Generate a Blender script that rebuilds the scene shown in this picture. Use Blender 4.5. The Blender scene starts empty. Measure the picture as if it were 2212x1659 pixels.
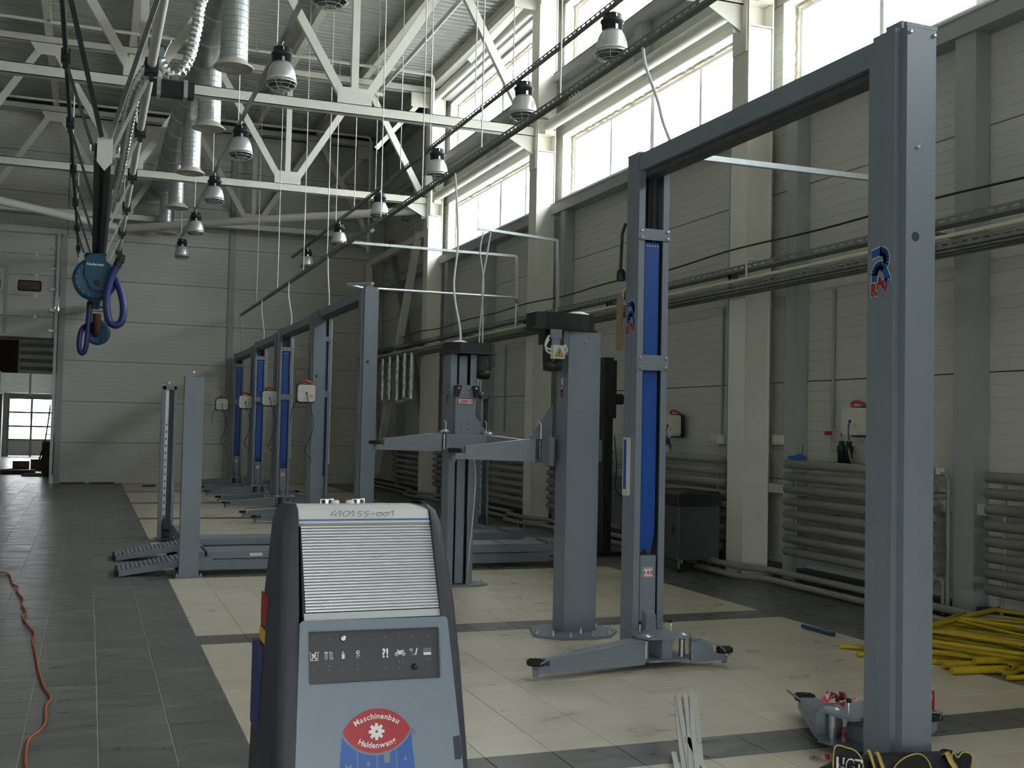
import bpy, math, random
from mathutils import Vector, Matrix
random.seed(7)
PI = math.pi
S = bpy.context.scene
COL = S.collection

# ------------------------------------------------------------------ camera, world, light, exposure
YAW, PIT, ROL, FPX = .364808, .0385296, -.0213588, 2384.5
fw = Vector((math.sin(YAW)*math.cos(PIT), math.cos(YAW)*math.cos(PIT), math.sin(PIT)))
r0 = Vector((math.cos(YAW), -math.sin(YAW), 0)); d0 = fw.cross(r0)
rt = r0*math.cos(ROL) + d0*math.sin(ROL); dn = -r0*math.sin(ROL) + d0*math.cos(ROL)
cam_d = bpy.data.cameras.new('camera'); cam = bpy.data.objects.new('camera', cam_d); COL.objects.link(cam)
m = Matrix((rt, -dn, -fw)).transposed().to_4x4(); m.translation = Vector((0, 0, 1.7)); cam.matrix_world = m
cam_d.sensor_fit = 'HORIZONTAL'; cam_d.sensor_width = 36; cam_d.lens = FPX/2212*36
cam_d.clip_start = .05; cam_d.clip_end = 400
S.camera = cam

SKY = 15.5
w = bpy.data.worlds.new('overcast_sky'); S.world = w; w.use_nodes = True
bg = w.node_tree.nodes['Background']
bg.inputs[0].default_value = (.93, .97, 1.0, 1); bg.inputs[1].default_value = SKY
S.view_settings.view_transform = 'Standard'; S.view_settings.look = 'None'
S.view_settings.gamma = 1; S.view_settings.use_curve_mapping = False
S.view_settings.exposure = 0.0
S.cycles.max_bounces = 10; S.cycles.diffuse_bounces = 6; S.cycles.glossy_bounces = 4
S.cycles.transparent_max_bounces = 24; S.cycles.transmission_bounces = 6
S.cycles.sample_clamp_indirect = 6.0
S.cycles.use_denoising = True
S.cycles.caustics_reflective = False; S.cycles.caustics_refractive = False

def portal(cx, cy, cz, sx, sy, rot):      # marks a daylight opening for the sampler; gives no light of its own
    l = bpy.data.lights.new('daylight_portal', 'AREA'); l.shape = 'RECTANGLE'; l.size = sx; l.size_y = sy
    l.cycles.is_portal = True
    o = bpy.data.objects.new('daylight_portal', l); o.location = (cx, cy, cz); o.rotation_euler = rot
    COL.objects.link(o)

# ------------------------------------------------------------------ materials
def mat(name, col, rough=.5, metal=0., var=.08, scale=6., bump=0., bscale=40., spec=.5, stretch=(1, 1, 1), island=0., rvar=0., world=False):
    m = bpy.data.materials.new(name); m.use_nodes = True
    N = m.node_tree.nodes; L = m.node_tree.links; b = N['Principled BSDF']
    b.inputs['Roughness'].default_value = rough; b.inputs['Metallic'].default_value = metal
    b.inputs['Specular IOR Level'].default_value = spec
    tc = N.new('ShaderNodeTexCoord'); mp = N.new('ShaderNodeMapping'); mp.inputs['Scale'].default_value = stretch
    if world:
        gp = N.new('ShaderNodeNewGeometry'); L.new(gp.outputs['Position'], mp.inputs[0])
    else: L.new(tc.outputs['Object'], mp.inputs[0])
    nz = N.new('ShaderNodeTexNoise'); nz.inputs['Scale'].default_value = scale; nz.inputs['Detail'].default_value = 5
    L.new(mp.outputs[0], nz.inputs[0])
    mr = N.new('ShaderNodeMapRange'); mr.inputs[1].default_value = .25; mr.inputs[2].default_value = .75
    mr.inputs[3].default_value = 1-var; mr.inputs[4].default_value = 1+var
    L.new(nz.outputs[0], mr.inputs[0])
    vm = N.new('ShaderNodeVectorMath'); vm.operation = 'SCALE'; vm.inputs[0].default_value = col[:3]
    if island:
        g = N.new('ShaderNodeNewGeometry'); oi = N.new('ShaderNodeObjectInfo')
        ad = N.new('ShaderNodeMath'); ad.operation = 'ADD'
        L.new(g.outputs['Random Per Island'], ad.inputs[0]); L.new(oi.outputs['Random'], ad.inputs[1])
        fr = N.new('ShaderNodeMath'); fr.operation = 'FRACT'; L.new(ad.outputs[0], fr.inputs[0])
        m2 = N.new('ShaderNodeMapRange'); m2.inputs[3].default_value = 1-island; m2.inputs[4].default_value = 1+island
        L.new(fr.outputs[0], m2.inputs[0])
        mu = N.new('ShaderNodeMath'); mu.operation = 'MULTIPLY'
        L.new(mr.outputs[0], mu.inputs[0]); L.new(m2.outputs[0], mu.inputs[1]); L.new(mu.outputs[0], vm.inputs['Scale'])
    else:
        L.new(mr.outputs[0], vm.inputs['Scale'])
    L.new(vm.outputs[0], b.inputs['Base Color'])
    if rvar:
        m3 = N.new('ShaderNodeMapRange'); m3.inputs[1].default_value = .3; m3.inputs[2].default_value = .7
        m3.inputs[3].default_value = rough-rvar; m3.inputs[4].default_value = rough+rvar
        L.new(nz.outputs[0], m3.inputs[0]); L.new(m3.outputs[0], b.inputs['Roughness'])
    if bump:
        n2 = N.new('ShaderNodeTexNoise'); n2.inputs['Scale'].default_value = bscale; n2.inputs['Detail'].default_value = 4
        L.new(mp.outputs[0], n2.inputs[0])
        bp = N.new('ShaderNodeBump'); bp.inputs['Strength'].default_value = bump; bp.inputs['Distance'].default_value = .01
        L.new(n2.outputs[0], bp.inputs['Height']); L.new(bp.outputs[0], b.inputs['Normal'])
    return m

def glass_mat(name, tint=(1, 1, 1), gloss=.08, rough=.02):
    m = bpy.data.materials.new(name); m.use_nodes = True
    N = m.node_tree.nodes; L = m.node_tree.links; N.remove(N['Principled BSDF'])
    t = N.new('ShaderNodeBsdfTransparent'); t.inputs[0].default_value = (*tint, 1)
    g = N.new('ShaderNodeBsdfGlossy'); g.inputs['Roughness'].default_value = rough
    x = N.new('ShaderNodeMixShader'); x.inputs[0].default_value = gloss
    L.new(t.outputs[0], x.inputs[1]); L.new(g.outputs[0], x.inputs[2]); L.new(x.outputs[0], N['Material Output'].inputs[0])
    return m

M = dict(
    slate=mat('slate_tile', (.128, .130, .124), .36, 0, .30, 3.4, .12, 7, stretch=(1, 2.8, 1), island=.12, rvar=.10, world=True),
    beige=mat('beige_tile', (.62, .56, .455), .34, 0, .10, 2.2, .04, 12, stretch=(1, 2.0, 1), island=.04, rvar=.08, world=True),
    grout_l=mat('pale_grout', (.50, .49, .42), .9, 0, .1, 20),
    grout_d=mat('brown_grout', (.26, .22, .17), .9, 0, .15, 20),
    panel=mat('wall_panel_paint', (.56, .56, .51), .55, 0, .03, 1.2),
    backing=mat('dark_joint', (.10, .10, .095), .9),
    trimgrey=mat('grey_flashing', (.36, .375, .375), .5, 0, .04, 2),
    cream=mat('cream_structural_paint', (.80, .79, .71), .45, 0, .05, 2.0),
    deck=mat('galvanised_deck', (.58, .60, .56), .42, .35, .12, 1.5, stretch=(.4, 3, 1)),
    white=mat('white_board', (.82, .83, .82), .5, 0, .03, 3),
    foam=mat('yellow_foam', (.42, .35, .23), .95, 0, .22, 14, .7, 30),
    frame=mat('white_window_frame', (.80, .80, .80), .35),
    lift=mat('blue_grey_lift_paint', (.205, .242, .285), .40, 0, .035, 2.5, .05, 300, spec=.5),
    liftd=mat('dark_channel_steel', (.085, .085, .09), .45, .2, .25, 3, stretch=(6, 6, .4)),
    blue=mat('blue_curtain_fabric', (.008, .075, .36), .42, 0, .12, 3, .05, 30),
    decalblue=mat('decal_blue', (.006, .095, .40), .4), decalred=mat('decal_red', (.40, .006, .015), .4),
    decalwhite=mat('decal_white', (.82, .82, .80), .45, 0, .02),
    zinc=mat('zinc_steel', (.62, .64, .65), .30, .85, .15, 18),
    zincd=mat('dull_zinc_strut', (.44, .46, .46), .45, .7, .15, 12),
    zincl=mat('bright_zinc_strut', (.66, .72, .73), .38, .55, .1, 12),
    brass=mat('worn_bronze', (.34, .24, .15), .4, .7),
    black=mat('black_plastic', (.014, .014, .016), .42, 0, .15, 8),
    rubber=mat('black_rubber', (.012, .012, .013), .75, 0, .2, 14, .3, 60),
    darkgrey=mat('dark_grey_metal', (.045, .047, .05), .5, 0, .1, 5),
    tray=mat('dusty_cable_tray', (.23, .235, .22), .55, .35, .18, 9),
    pipegrey=mat('register_grey_paint', (.255, .245, .225), .5, 0, .08, 4),
    pipecream=mat('cream_pipe', (.66, .62, .52), .5),
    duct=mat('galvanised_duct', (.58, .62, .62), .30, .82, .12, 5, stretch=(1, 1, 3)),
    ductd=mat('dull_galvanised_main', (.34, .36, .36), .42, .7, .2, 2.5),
    diffuser=mat('diffuser_paint', (.62, .60, .53), .5),
    foil=mat('foil_insulation', (.78, .80, .80), .17, .95, .15, 9, 1.0, 26),
    alu=mat('brushed_aluminium', (.66, .68, .70), .30, .8, .06, 6),
    reflector=mat('spun_aluminium', (.72, .73, .72), .30, .6, .04, 4),
    lampblack=mat('lamp_gear_black', (.02, .02, .024), .45),
    reelblue=mat('reel_blue_paint', (.010, .075, .14), .42, 0, .1, 4),
    hoseblue=mat('hose_blue', (.016, .030, .16), .45, 0, .1, 6),
    airhose=mat('air_hose_blue', (.02, .05, .17), .4),
    redplastic=mat('red_plastic', (.46, .03, .035), .4),
    offwhite=mat('off_white_plastic', (.66, .66, .61), .4, 0, .03),
    yellow=mat('yellow_scaffold_paint', (.46, .33, .012), .45, 0, .14, 7),
    cord=mat('orange_cord', (.42, .085, .035), .6, 0, .1, 8),
    wire=mat('steel_wire', (.80, .80, .77), .35, .3),
    whitecable=mat('white_cable', (.74, .74, .70), .5),
    console=mat('console_grey_paint', (.185, .222, .270), .42, .1, .035, 3, .04, 300),
    wing=mat('anthracite_plastic', (.036, .038, .052), .55, 0, .06, 5, .12, 400),
    slat=mat('anodised_slat', (.56, .585, .61), .36, .5, .03, 4, stretch=(.3, 6, 1)),
    cap=mat('white_console_lid', (.66, .67, .65), .42, 0, .02),
    panelblack=mat('black_control_plate', (.040, .042, .048), .45, 0, .05),
    ink=mat('black_marker_ink', (.02, .02, .03), .6),
    wood=mat('worn_plank', (.30, .22, .14), .7, 0, .2, 5, stretch=(8, 1, 1)),
    brown=mat('brown_hardboard', (.10, .055, .03), .6, 0, .3, 4),
    doorpanel=mat('gate_panel', (.50, .50, .47), .5, 0, .03, 2),
    cabinet=mat('dark_green_grey_cabinet', (.062, .075, .075), .4, 0, .06),
    bag=mat('black_nylon', (.012, .012, .016), .7, 0, .2, 20, .4, 90),
    strap=mat('mustard_webbing', (.52, .40, .10), .7, 0, .15, 40),
    tape_r=mat('tape_red', (.52, .05, .09), .5), tape_w=mat('tape_white', (.70, .62, .60), .5),
    bottle=mat('red_bottle', (.50, .02, .03), .3), bottlew=mat('clear_label', (.62, .55, .52), .3),
    signyellow=mat('warning_yellow', (.75, .42, .03), .5),
    ground=mat('outdoor_concrete', (.70, .68, .63), .9, 0, .1, .3),
    glass=glass_mat('window_glass', (.97, .98, .98), .05),
    lens=glass_mat('lamp_lens', (.62, .64, .66), .22, .08),
)

# ------------------------------------------------------------------ mesh helpers
class MB:
    """collects polygons; build() links them as ONE mesh object (coordinates minus off)"""
    def __init__(s, off=(0, 0, 0)):
        s.v = []; s.f = []; s.sm = []; s.mi = []; s.off = Vector(off)
    def add(s, vs, fs, smooth=False, mi=0):
        b = len(s.v); s.v += [tuple(x) for x in vs]
        for f in fs:
            s.f.append([b+i for i in f]); s.sm.append(smooth); s.mi.append(mi)
        return s
    def box(s, x0, x1, y0, y1, z0, z1, mi=0):
        v = [(x, y, z) for z in (z0, z1) for y in (y0, y1) for x in (x0, x1)]
        return s.add(v, [(0, 2, 3, 1), (4, 5, 7, 6), (0, 1, 5, 4), (2, 6, 7, 3), (0, 4, 6, 2), (1, 3, 7, 5)], mi=mi)
    def hexa(s, b, t, mi=0):       # 4 bottom points, 4 top points, both counter-clockwise seen from above
        return s.add(list(b)+list(t), [(3, 2, 1, 0), (4, 5, 6, 7), (0, 1, 5, 4), (1, 2, 6, 5), (2, 3, 7, 6), (3, 0, 4, 7)], mi=mi)
    def bar(s, p, q, wd, ht, up=(0, 0, 1), mi=0):
        p = Vector(p); q = Vector(q); d = (q-p).normalized(); u = Vector(up)
        r = d.cross(u)
        if r.length < 1e-4: r = d.cross(Vector((1, 0, 0)))
        r.normalize(); u = r.cross(d); r *= wd/2; u *= ht/2
        v = [a+e for a in (p, q) for e in (-r-u, r-u, r+u, -r+u)]
        return s.add(v, [(0, 1, 2, 3), (7, 6, 5, 4), (0, 4, 5, 1), (1, 5, 6, 2), (2, 6, 7, 3), (3, 7, 4, 0)], mi=mi)
    def ibar(s, p, q, wd, ht, th=.012, up=(0, 0, 1), mi=0):     # I section: two flanges and a web
        p = Vector(p); q = Vector(q); d = (q-p).normalized(); u = Vector(up); r = d.cross(u).normalized(); u = r.cross(d)
        for k in (-1, 1):
            o = u*(k*(ht/2-th/2)); s.bar(p+o, q+o, wd, th, up, mi)
        return s.bar(p, q, th, ht-2*th, up, mi)
    def tube(s, pts, r, n=8, caps=True, mi=0, closed=False):
        pts = [Vector(p) for p in pts]; N = len(pts); rs = r if isinstance(r, (list, tuple)) else [r]*N
        t0 = (pts[1]-pts[0]).normalized()
        a = t0.cross(Vector((0, 0, 1)))
        if a.length < 1e-3: a = t0.cross(Vector((1, 0, 0)))
        a.normalize(); rings = []
        for i, p in enumerate(pts):
            if closed: t = pts[(i+1) % N]-pts[i-1]
            elif i == 0: t = pts[1]-pts[0]
            elif i == N-1: t = pts[-1]-pts[-2]
            else: t = (pts[i+1]-p).normalized()+(p-pts[i-1]).normalized()
            t = t.normalized() if t.length > 1e-9 else t0
            a = (a-t*a.dot(t))
            if a.length < 1e-6: a = t.orthogonal()
            a.normalize(); c = t.cross(a)
            rings.append([p+(a*math.cos(2*PI*k/n)+c*math.sin(2*PI*k/n))*rs[i] for k in range(n)])
        v = [x for g in rings for x in g]; f = []
        for i in range(N if closed else N-1):
            j = (i+1) % N
            for k in range(n):
                f.append((i*n+k, i*n+(k+1) % n, j*n+(k+1) % n, j*n+k))
        s.add(v, f, True, mi)
        if caps and not closed:
            s.add(rings[0], [tuple(range(n))[::-1]], False, mi); s.add(rings[-1], [tuple(range(n))], False, mi)
        return s
    def lathe(s, prof, o=(0, 0, 0), axis=(0, 0, 1), n=20, mi=0, smooth=True):
        o = Vector(o); ax = Vector(axis).normalized(); a = ax.orthogonal().normalized(); c = ax.cross(a)
        v = []; f = []
        for r, z in prof:
            v += [o+ax*z+(a*math.cos(2*PI*k/n)+c*math.sin(2*PI*k/n))*r for k in range(n)]
        for i in range(len(prof)-1):
            for k in range(n):
                f.append((i*n+k, i*n+(k+1) % n, (i+1)*n+(k+1) % n, (i+1)*n+k))
        s.add(v, f, smooth, mi)
        for i, rev in ((0, True), (len(prof)-1, False)):
            if prof[i][0] > 1e-6:
                g = v[i*n:(i+1)*n]; s.add(g, [tuple(range(n))[::-1] if rev else tuple(range(n))], False, mi)
        return s
    def prism(s, poly, o, U, V, depth, mi=0, smooth=False):      # poly in the U,V plane, extruded along U x V by depth
        o = Vector(o); U = Vector(U); V = Vector(V); W = U.cross(V).normalized()*depth
        n = len(poly); a = [o+U*p[0]+V*p[1] for p in poly]; b = [p+W for p in a]
        ar = sum(poly[i][0]*poly[(i+1) % n][1]-poly[(i+1) % n][0]*poly[i][1] for i in range(n))
        if (ar < 0) != (depth < 0): a.reverse(); b.reverse()
        s.add(a+b, [tuple(range(n))[::-1], tuple(range(n, 2*n))])
        s.mi[-2:] = [mi, mi]
        s.add(a+b, [(i, (i+1) % n, n+(i+1) % n, n+i) for i in range(n)], smooth, mi)
        return s
    def quad(s, a, b, c, d, mi=0):
        return s.add([a, b, c, d], [(0, 1, 2, 3)], mi=mi)
    def geo(s, g, o, U, V, size=1, lift=0, mi=0):      # flat glyph geometry (verts 2D, faces)
        o = Vector(o); U = Vector(U); V = Vector(V); n = U.cross(V).normalized()*lift
        return s.add([o+U*(x*size)+V*(y*size)+n for x, y in g[0]], g[1], mi=mi)
    def mesh(s, name, mats):
        me = bpy.data.meshes.new(name); o = s.off
        me.from_pydata([(x-o.x, y-o.y, z-o.z) for x, y, z in s.v], [], s.f)
        for mm in (mats if isinstance(mats, (list, tuple)) else [mats]): me.materials.append(M[mm] if isinstance(mm, str) else mm)
        me.polygons.foreach_set('use_smooth', s.sm); me.polygons.foreach_set('material_index', s.mi)
        me.update(); return me
    def build(s, name, mats, parent=None, bevel=0., seg=2):
        ob = bpy.data.objects.new(name, s.mesh(name, mats)); COL.objects.link(ob)
        if parent is not None: ob.parent = parent
        else: ob.location = s.off
        if bevel:
            bv = ob.modifiers.new('bevel', 'BEVEL'); bv.width = bevel; bv.segments = seg; bv.limit_method = 'ANGLE'; bv.angle_limit = .6
            bv.harden_normals = False
        return ob

def tag(o, label=None, cat=None, group=None, kind=None):
    if label: o['label'] = label
    if cat: o['category'] = cat
    if group: o['group'] = group
    if kind: o['kind'] = kind
    return o
def thing(name, label, cat, loc=(0, 0, 0), group=None, rz=0):
    o = bpy.data.objects.new(name, None); COL.objects.link(o); o.empty_display_size = .1
    o.location = loc; o.rotation_euler = (0, 0, rz); return tag(o, label, cat, group)
def struct(name, loc=(0, 0, 0)):
    o = bpy.data.objects.new(name, None); COL.objects.link(o); o.location = loc; o['kind'] = 'structure'; return o
def inst(me, name, parent, loc=(0, 0, 0), rz=0):
    o = bpy.data.objects.new(name, me); COL.objects.link(o); o.parent = parent; o.location = loc; o.rotation_euler = (0, 0, rz); return o
def dup(root, loc, label=None, group=None):
    r = root.copy(); COL.objects.link(r); r.location = loc
    if label: r['label'] = label
    if group: r['group'] = group
    for ch in list(root.children):
        c = ch.copy(); COL.objects.link(c); c.parent = r
        for g in ch.children:
            d = g.copy(); COL.objects.link(d); d.parent = c
    return r
def arc(c, r, a0, a1, n, U=(1, 0, 0), V=(0, 1, 0)):
    c = Vector(c); U = Vector(U); V = Vector(V)
    return [c+U*(r*math.cos(a0+(a1-a0)*i/(n-1)))+V*(r*math.sin(a0+(a1-a0)*i/(n-1))) for i in range(n)]
def smooth(pts, k=6):       # Catmull-Rom
    P = [Vector(p) for p in pts]; P = [P[0]*2-P[1]]+P+[P[-1]*2-P[-2]]; out = []
    for i in range(1, len(P)-2):
        a, b, c, d = P[i-1:i+3]
        for j in range(k):
            t = j/k
            out.append(.5*((2*b)+(c-a)*t+(2*a-5*b+4*c-d)*t*t+(3*b-a-3*c+d)*t**3))
    out.append(P[-2]); return out
def rrect(x0, x1, y0, y1, r, n=4):
    o = []
    for cx, cy, a in ((x1-r, y0+r, -PI/2), (x1-r, y1-r, 0), (x0+r, y1-r, PI/2), (x0+r, y0+r, PI)):
        o += [(cx+r*math.cos(a+PI/2*i/n), cy+r*math.sin(a+PI/2*i/n)) for i in range(n+1)]
    return o
_gl = {}
def glyph(txt, bold=0.):       # text as flat polygons, height about 0.7 units for capitals, starting at x=0
    k = (txt, bold)
    if k in _gl: return _gl[k]
    cu = bpy.data.curves.new('t', 'FONT'); cu.body = txt; cu.size = 1; cu.offset = bold; cu.resolution_u = 3
    ob = bpy.data.objects.new('t', cu); COL.objects.link(ob)
    dg = bpy.context.evaluated_depsgraph_get(); me = ob.evaluated_get(dg).to_mesh()
    g = ([(v.co.x, v.co.y) for v in me.vertices], [tuple(p.vertices) for p in me.polygons])
    ob.evaluated_get(dg).to_mesh_clear(); bpy.data.objects.remove(ob); bpy.data.curves.remove(cu)
    xs = [x for x, y in g[0]] or [0]; g = (g[0], g[1], min(xs), max(xs)); _gl[k] = g; return g
for _t in ['5000', 'kg', 't 4.0', 'R', 'A', 'V', 'MAHA', '?!', 'R ', 'Nederman', 'HGT'] + list('MaschinenbauHaldenwang'):
    glyph(_t, .02)
def put_text(mb, txt, o, U, V, size, mi=0, lift=.001, bold=.02, center=True):
    g = glyph(txt, bold); o = Vector(o)
    if center: o = o-Vector(U)*((g[2]+g[3])/2*size)
    mb.geo(g, o, U, V, size, lift, mi)
# ------------------------------------------------------------------ the hall: floor
WX, EY, ROOF = 7.7, 30.6, 9.85
TX, TY, X0T, Y0T = .3705, .366, .842, 5.03
DARKX = X0T+14*TX
fl = MB()
fl.box(-9.2, X0T, -14, 52, -.25, -.004, 0); fl.box(X0T, DARKX, -14, EY, -.25, -.004, 1); fl.box(DARKX, 8.0, -14, EY, -.25, -.004, 0)
floor = tag(fl.build('floor', ['grout_l', 'grout_d']), kind='structure')
def in_view(p, mx=.47, my=.36):
    v = Vector(p)-Vector((0, 0, 1.7)); d = v.dot(fw)
    return d > .3 and abs(v.dot(rt))/d < mx and abs(v.dot(dn))/d < my
def tile_kind(i, j):
    x = X0T+(i+.5)*TX
    if x < X0T or x > DARKX: return 'slate'
    return 'slate' if j % 10 == 0 else 'beige'
def tile_mb(hx, hy):
    t = MB(); b = .0015
    lo = [(-hx, -hy, -.006), (hx, -hy, -.006), (hx, hy, -.006), (-hx, hy, -.006)]
    up = [(-hx, -hy, -b), (hx, -hy, -b), (hx, hy, -b), (-hx, hy, -b)]
    tp = [(-hx+b, -hy+b, 0), (hx-b, -hy+b, 0), (hx-b, hy-b, 0), (-hx+b, hy-b, 0)]
    f = [(8, 9, 10, 11)]
    for a in range(4):
        c = (a+1) % 4; f += [(a, c, 4+c, 4+a), (4+a, 4+c, 8+c, 8+a)]
    return t.add(lo+up+tp, f)
cells = []
for i in range(-24, 19):
    for j in range(-52, 70):
        x = X0T+(i+.5)*TX; y = Y0T+(j+.5)*TY
        if x > WX-.1: continue
        cells.append((x, y, i, j))
vis = sorted((c for c in cells if in_view((c[0], c[1], 0))), key=lambda c: c[0]**2+c[1]**2)
near = set((c[2], c[3]) for c in vis[:300])
tm = {k: tile_mb(TX/2-.003, TY/2-.002).mesh('tile', k) for k in ('slate',)}
tm['beige'] = tile_mb(TX/2-.0016, TY/2-.0014).mesh('tile', 'beige')
far = {'slate': MB(), 'beige': MB()}
for x, y, i, j in cells:
    k = tile_kind(i, j); dz = random.uniform(-.0006, .0006)
    if (i, j) in near: inst(tm[k], 'tile', floor, (x, y, dz))
    else:
        hx, hy = (TX/2-.003, TY/2-.002) if k == 'slate' else (TX/2-.0016, TY/2-.0014)
        z = dz; far[k].add([(x-hx, y-hy, -.006), (x+hx, y-hy, -.006), (x+hx, y+hy, -.006), (x-hx, y+hy, -.006),
                            (x-hx, y-hy, z), (x+hx, y-hy, z), (x+hx, y+hy, z), (x-hx, y+hy, z)],
                           [(4, 5, 6, 7), (0, 1, 5, 4), (1, 2, 6, 5), (2, 3, 7, 6), (3, 0, 4, 7)])
for j in range(70, 128):
    for i in range(-24, 3):
        x = X0T+(i+.5)*TX; y = Y0T+(j+.5)*TY; hx, hy = TX/2-.003, TY/2-.002
        far['slate'].quad((x-hx, y-hy, 0), (x+hx, y-hy, 0), (x+hx, y+hy, 0), (x-hx, y+hy, 0))
tag(far['slate'].build('dark_tile_field', 'slate', floor), kind='stuff')
tag(far['beige'].build('beige_tile_field', 'beige', floor), kind='stuff')
g = MB(); g.box(-150, 150, -150, 150, -.5, -.26)
tag(g.build('ground', 'ground'), kind='structure')

# ------------------------------------------------------------------ ceiling: trapezoid deck with ribs running across the hall
dk = MB(); P = .2; z0 = ROOF; n = int((EY+14)/P)
v = []
for k in range(n):
    y = -14+k*P
    v += [(y, z0), (y+.07, z0), (y+.10, z0+.06), (y+.17, z0+.06)]
v.append((-14+n*P, z0))
a = [(-9.2, y, z) for y, z in v]; b = [(8.0, y, z) for y, z in v]; L_ = len(v)
dk.add(a+b, [(i, i+1, L_+i+1, L_+i) for i in range(L_-1)])
dk.box(-9.3, 8.1, -14, EY+.2, ROOF+.07, ROOF+.2)
tag(dk.build('ceiling', 'deck'), kind='structure')

# ------------------------------------------------------------------ walls
COLS = [4.68, 11.35, 18.02, 24.69]
OPEN = [(c-6.1, c-.17) for c in [-1.99]+COLS]
ZL, ZU = (5.75, 6.9), (8.05, 9.25)
_rp = {}
def rib_panel(ln, ht, pitch=.115):      # face at x=0 looking to -x, length along +y, height along +z
    k = (round(ln, 3), round(ht, 3), pitch)
    if k in _rp: return _rp[k]
    pr = [(.004, 0), (0, .006)]; q = max(1, round(ht/pitch)); st = ht/q
    for i in range(1, q):
        z = i*st; pr += [(0, z-.006), (.004, z-.002), (.004, z+.002), (0, z+.006)]
    pr += [(0, ht-.006), (.004, ht), (.08, ht), (.08, 0)]
    mb = MB(); n = len(pr)
    v = [(x, y, z) for y in (0, ln) for x, z in pr]
    f = [(i, (i+1) % n, n+(i+1) % n, n+i) for i in range(n)]
    mb.add(v, f); mb.add([(x, y, z) for y in (0, ln) for x, z in ((0, 0), (0, ht), (.08, ht), (.08, 0))], [(0, 1, 2, 3), (7, 6, 5, 4)])
    _rp[k] = mb.mesh('panel', 'panel'); return _rp[k]

wr = MB()          # backing of the right wall with its openings
def wall_bits(z0_, z1_, ops):
    y = -14.
    for o0, o1 in ops:
        if o0 > y: wr.box(WX+.075, WX+.28, y, o0, z0_, z1_)
        y = o1
    wr.box(WX+.075, WX+.28, y, EY+.2, z0_, z1_)
wall_bits(-.2, ZL[0], []); wall_bits(*ZL, OPEN); wall_bits(ZL[1], ZU[0], []); wall_bits(*ZU, OPEN); wall_bits(ZU[1], ROOF+.1, [])
wall_right = tag(wr.build('wall_right', 'backing'), kind='structure')
segs = []
for c in [-1.99]+COLS+[31.36]: segs += [(c-6.67, c-3.335), (c-3.335, c)]
segs = [(max(a, -8), min(b, EY)) for a, b in segs if b > -8]
for a, b in segs:
    for r in range(5): inst(rib_panel(b-a-.012, 1.146-.010), 'panel', wall_right, (WX, a+.006, r*1.146+.005))
    inst(rib_panel(b-a-.012, 1.15-.01), 'panel', wall_right, (WX, a+.006, 6.905))
    inst(rib_panel(b-a-.012, .59), 'panel', wall_right, (WX, a+.006, 9.255))
for i in range(len(OPEN)-1):
    a, b = OPEN[i][1], OPEN[i+1][0]
    for z_, z2 in (ZL, ZU): inst(rib_panel(b-a-.004, z2-z_-.01), 'panel', wall_right, (WX, a+.002, z_+.005))
for z_, z2 in (ZL, ZU):
    for a, b in ((OPEN[-1][1], 28.0), (28.0, EY)): inst(rib_panel(b-a-.012, z2-z_-.01), 'panel', wall_right, (WX, a+.006, z_+.005))
# end wall, gate opening on its left
GX0, GX1, GZ = -6.2, -.80, 6.33
ew = MB(); ew.box(GX1, WX+.28, EY+.075, EY+.3, -.2, ROOF+.2); ew.box(-9.2, GX1, EY+.075, EY+.3, GZ, ROOF+.2); ew.box(-9.2, GX0, EY+.075, EY+.3, -.2, GZ)
wall_end = tag(ew.build('wall_back', 'backing'), kind='structure')
for a, b in ((GX1+.12, 3.45), (3.45, WX)):
    for r in range(9): inst(rib_panel(b-a-.012, 1.055-.010, .105), 'panel', wall_end, (b-.006, EY, r*1.055+.005), PI/2)
for r in range(3): inst(rib_panel(GX1+.12-GX0, 1.055-.01, .105), 'panel', wall_end, (GX1+.112, EY, GZ+.06+r*1.055), PI/2)
t = MB(); t.box(3.40, 3.56, EY-.05, EY, 0, 9.5); tag(t.build('trim_1', 'trimgrey'), kind='structure')
t = MB(); t.box(GX1-.02, GX1+.13, EY-.06, EY+.3, 0, GZ+.06); t.box(GX0, GX1, EY-.06, EY+.3, GZ-.02, GZ+.06); tag(t.build('trim_2', 'trimgrey'), kind='structure')
t = MB(); lw = [(-4.4, .4)]; LZ = 5.8  # unseen high opening, added to bring daylight in from the left
def left_band(z0_, z1_, ops):
    y = -14.
    for o0, o1 in ops: t.box(-9.4, -9.2, y, o0, z0_, z1_); y = o1
    t.box(-9.4, -9.2, y, 52, z0_, z1_)
left_band(-.2, LZ, []); left_band(LZ, LZ+1.2, lw); left_band(LZ+1.2, ROOF+.2, [])
for o0, o1 in lw: portal(-9.42, (o0+o1)/2, LZ+.6, 1.2, o1-o0, (0, -PI/2, 0))
tag(t.build('wall_left', 'panel'), kind='structure')
for k, (o0, o1) in enumerate(lw):  # frame and panes of the added side-light opening
    W = struct('window_%d' % (20+k), (-9.3, (o0+o1)/2, LZ)); f = MB(W.location); n = 4
    for z in (LZ, LZ+1.14): f.box(-9.36, -9.28, o0, o1, z, z+.06)
    for i in range(n+1): y = o0+(o1-o0-.06)*i/n; f.box(-9.36, -9.28, y, y+.06, LZ+.06, LZ+1.14)
    f.build('frame', 'frame', W)
    for i in range(n):
        for z in (LZ+.06,):
            y = o0+(o1-o0-.06)*i/n+.06; f = MB(W.location); f.box(-9.325, -9.319, y, y+(o1-o0-.06)/n-.06, z, z+1.08); f.build('pane', 'glass', W)
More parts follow.
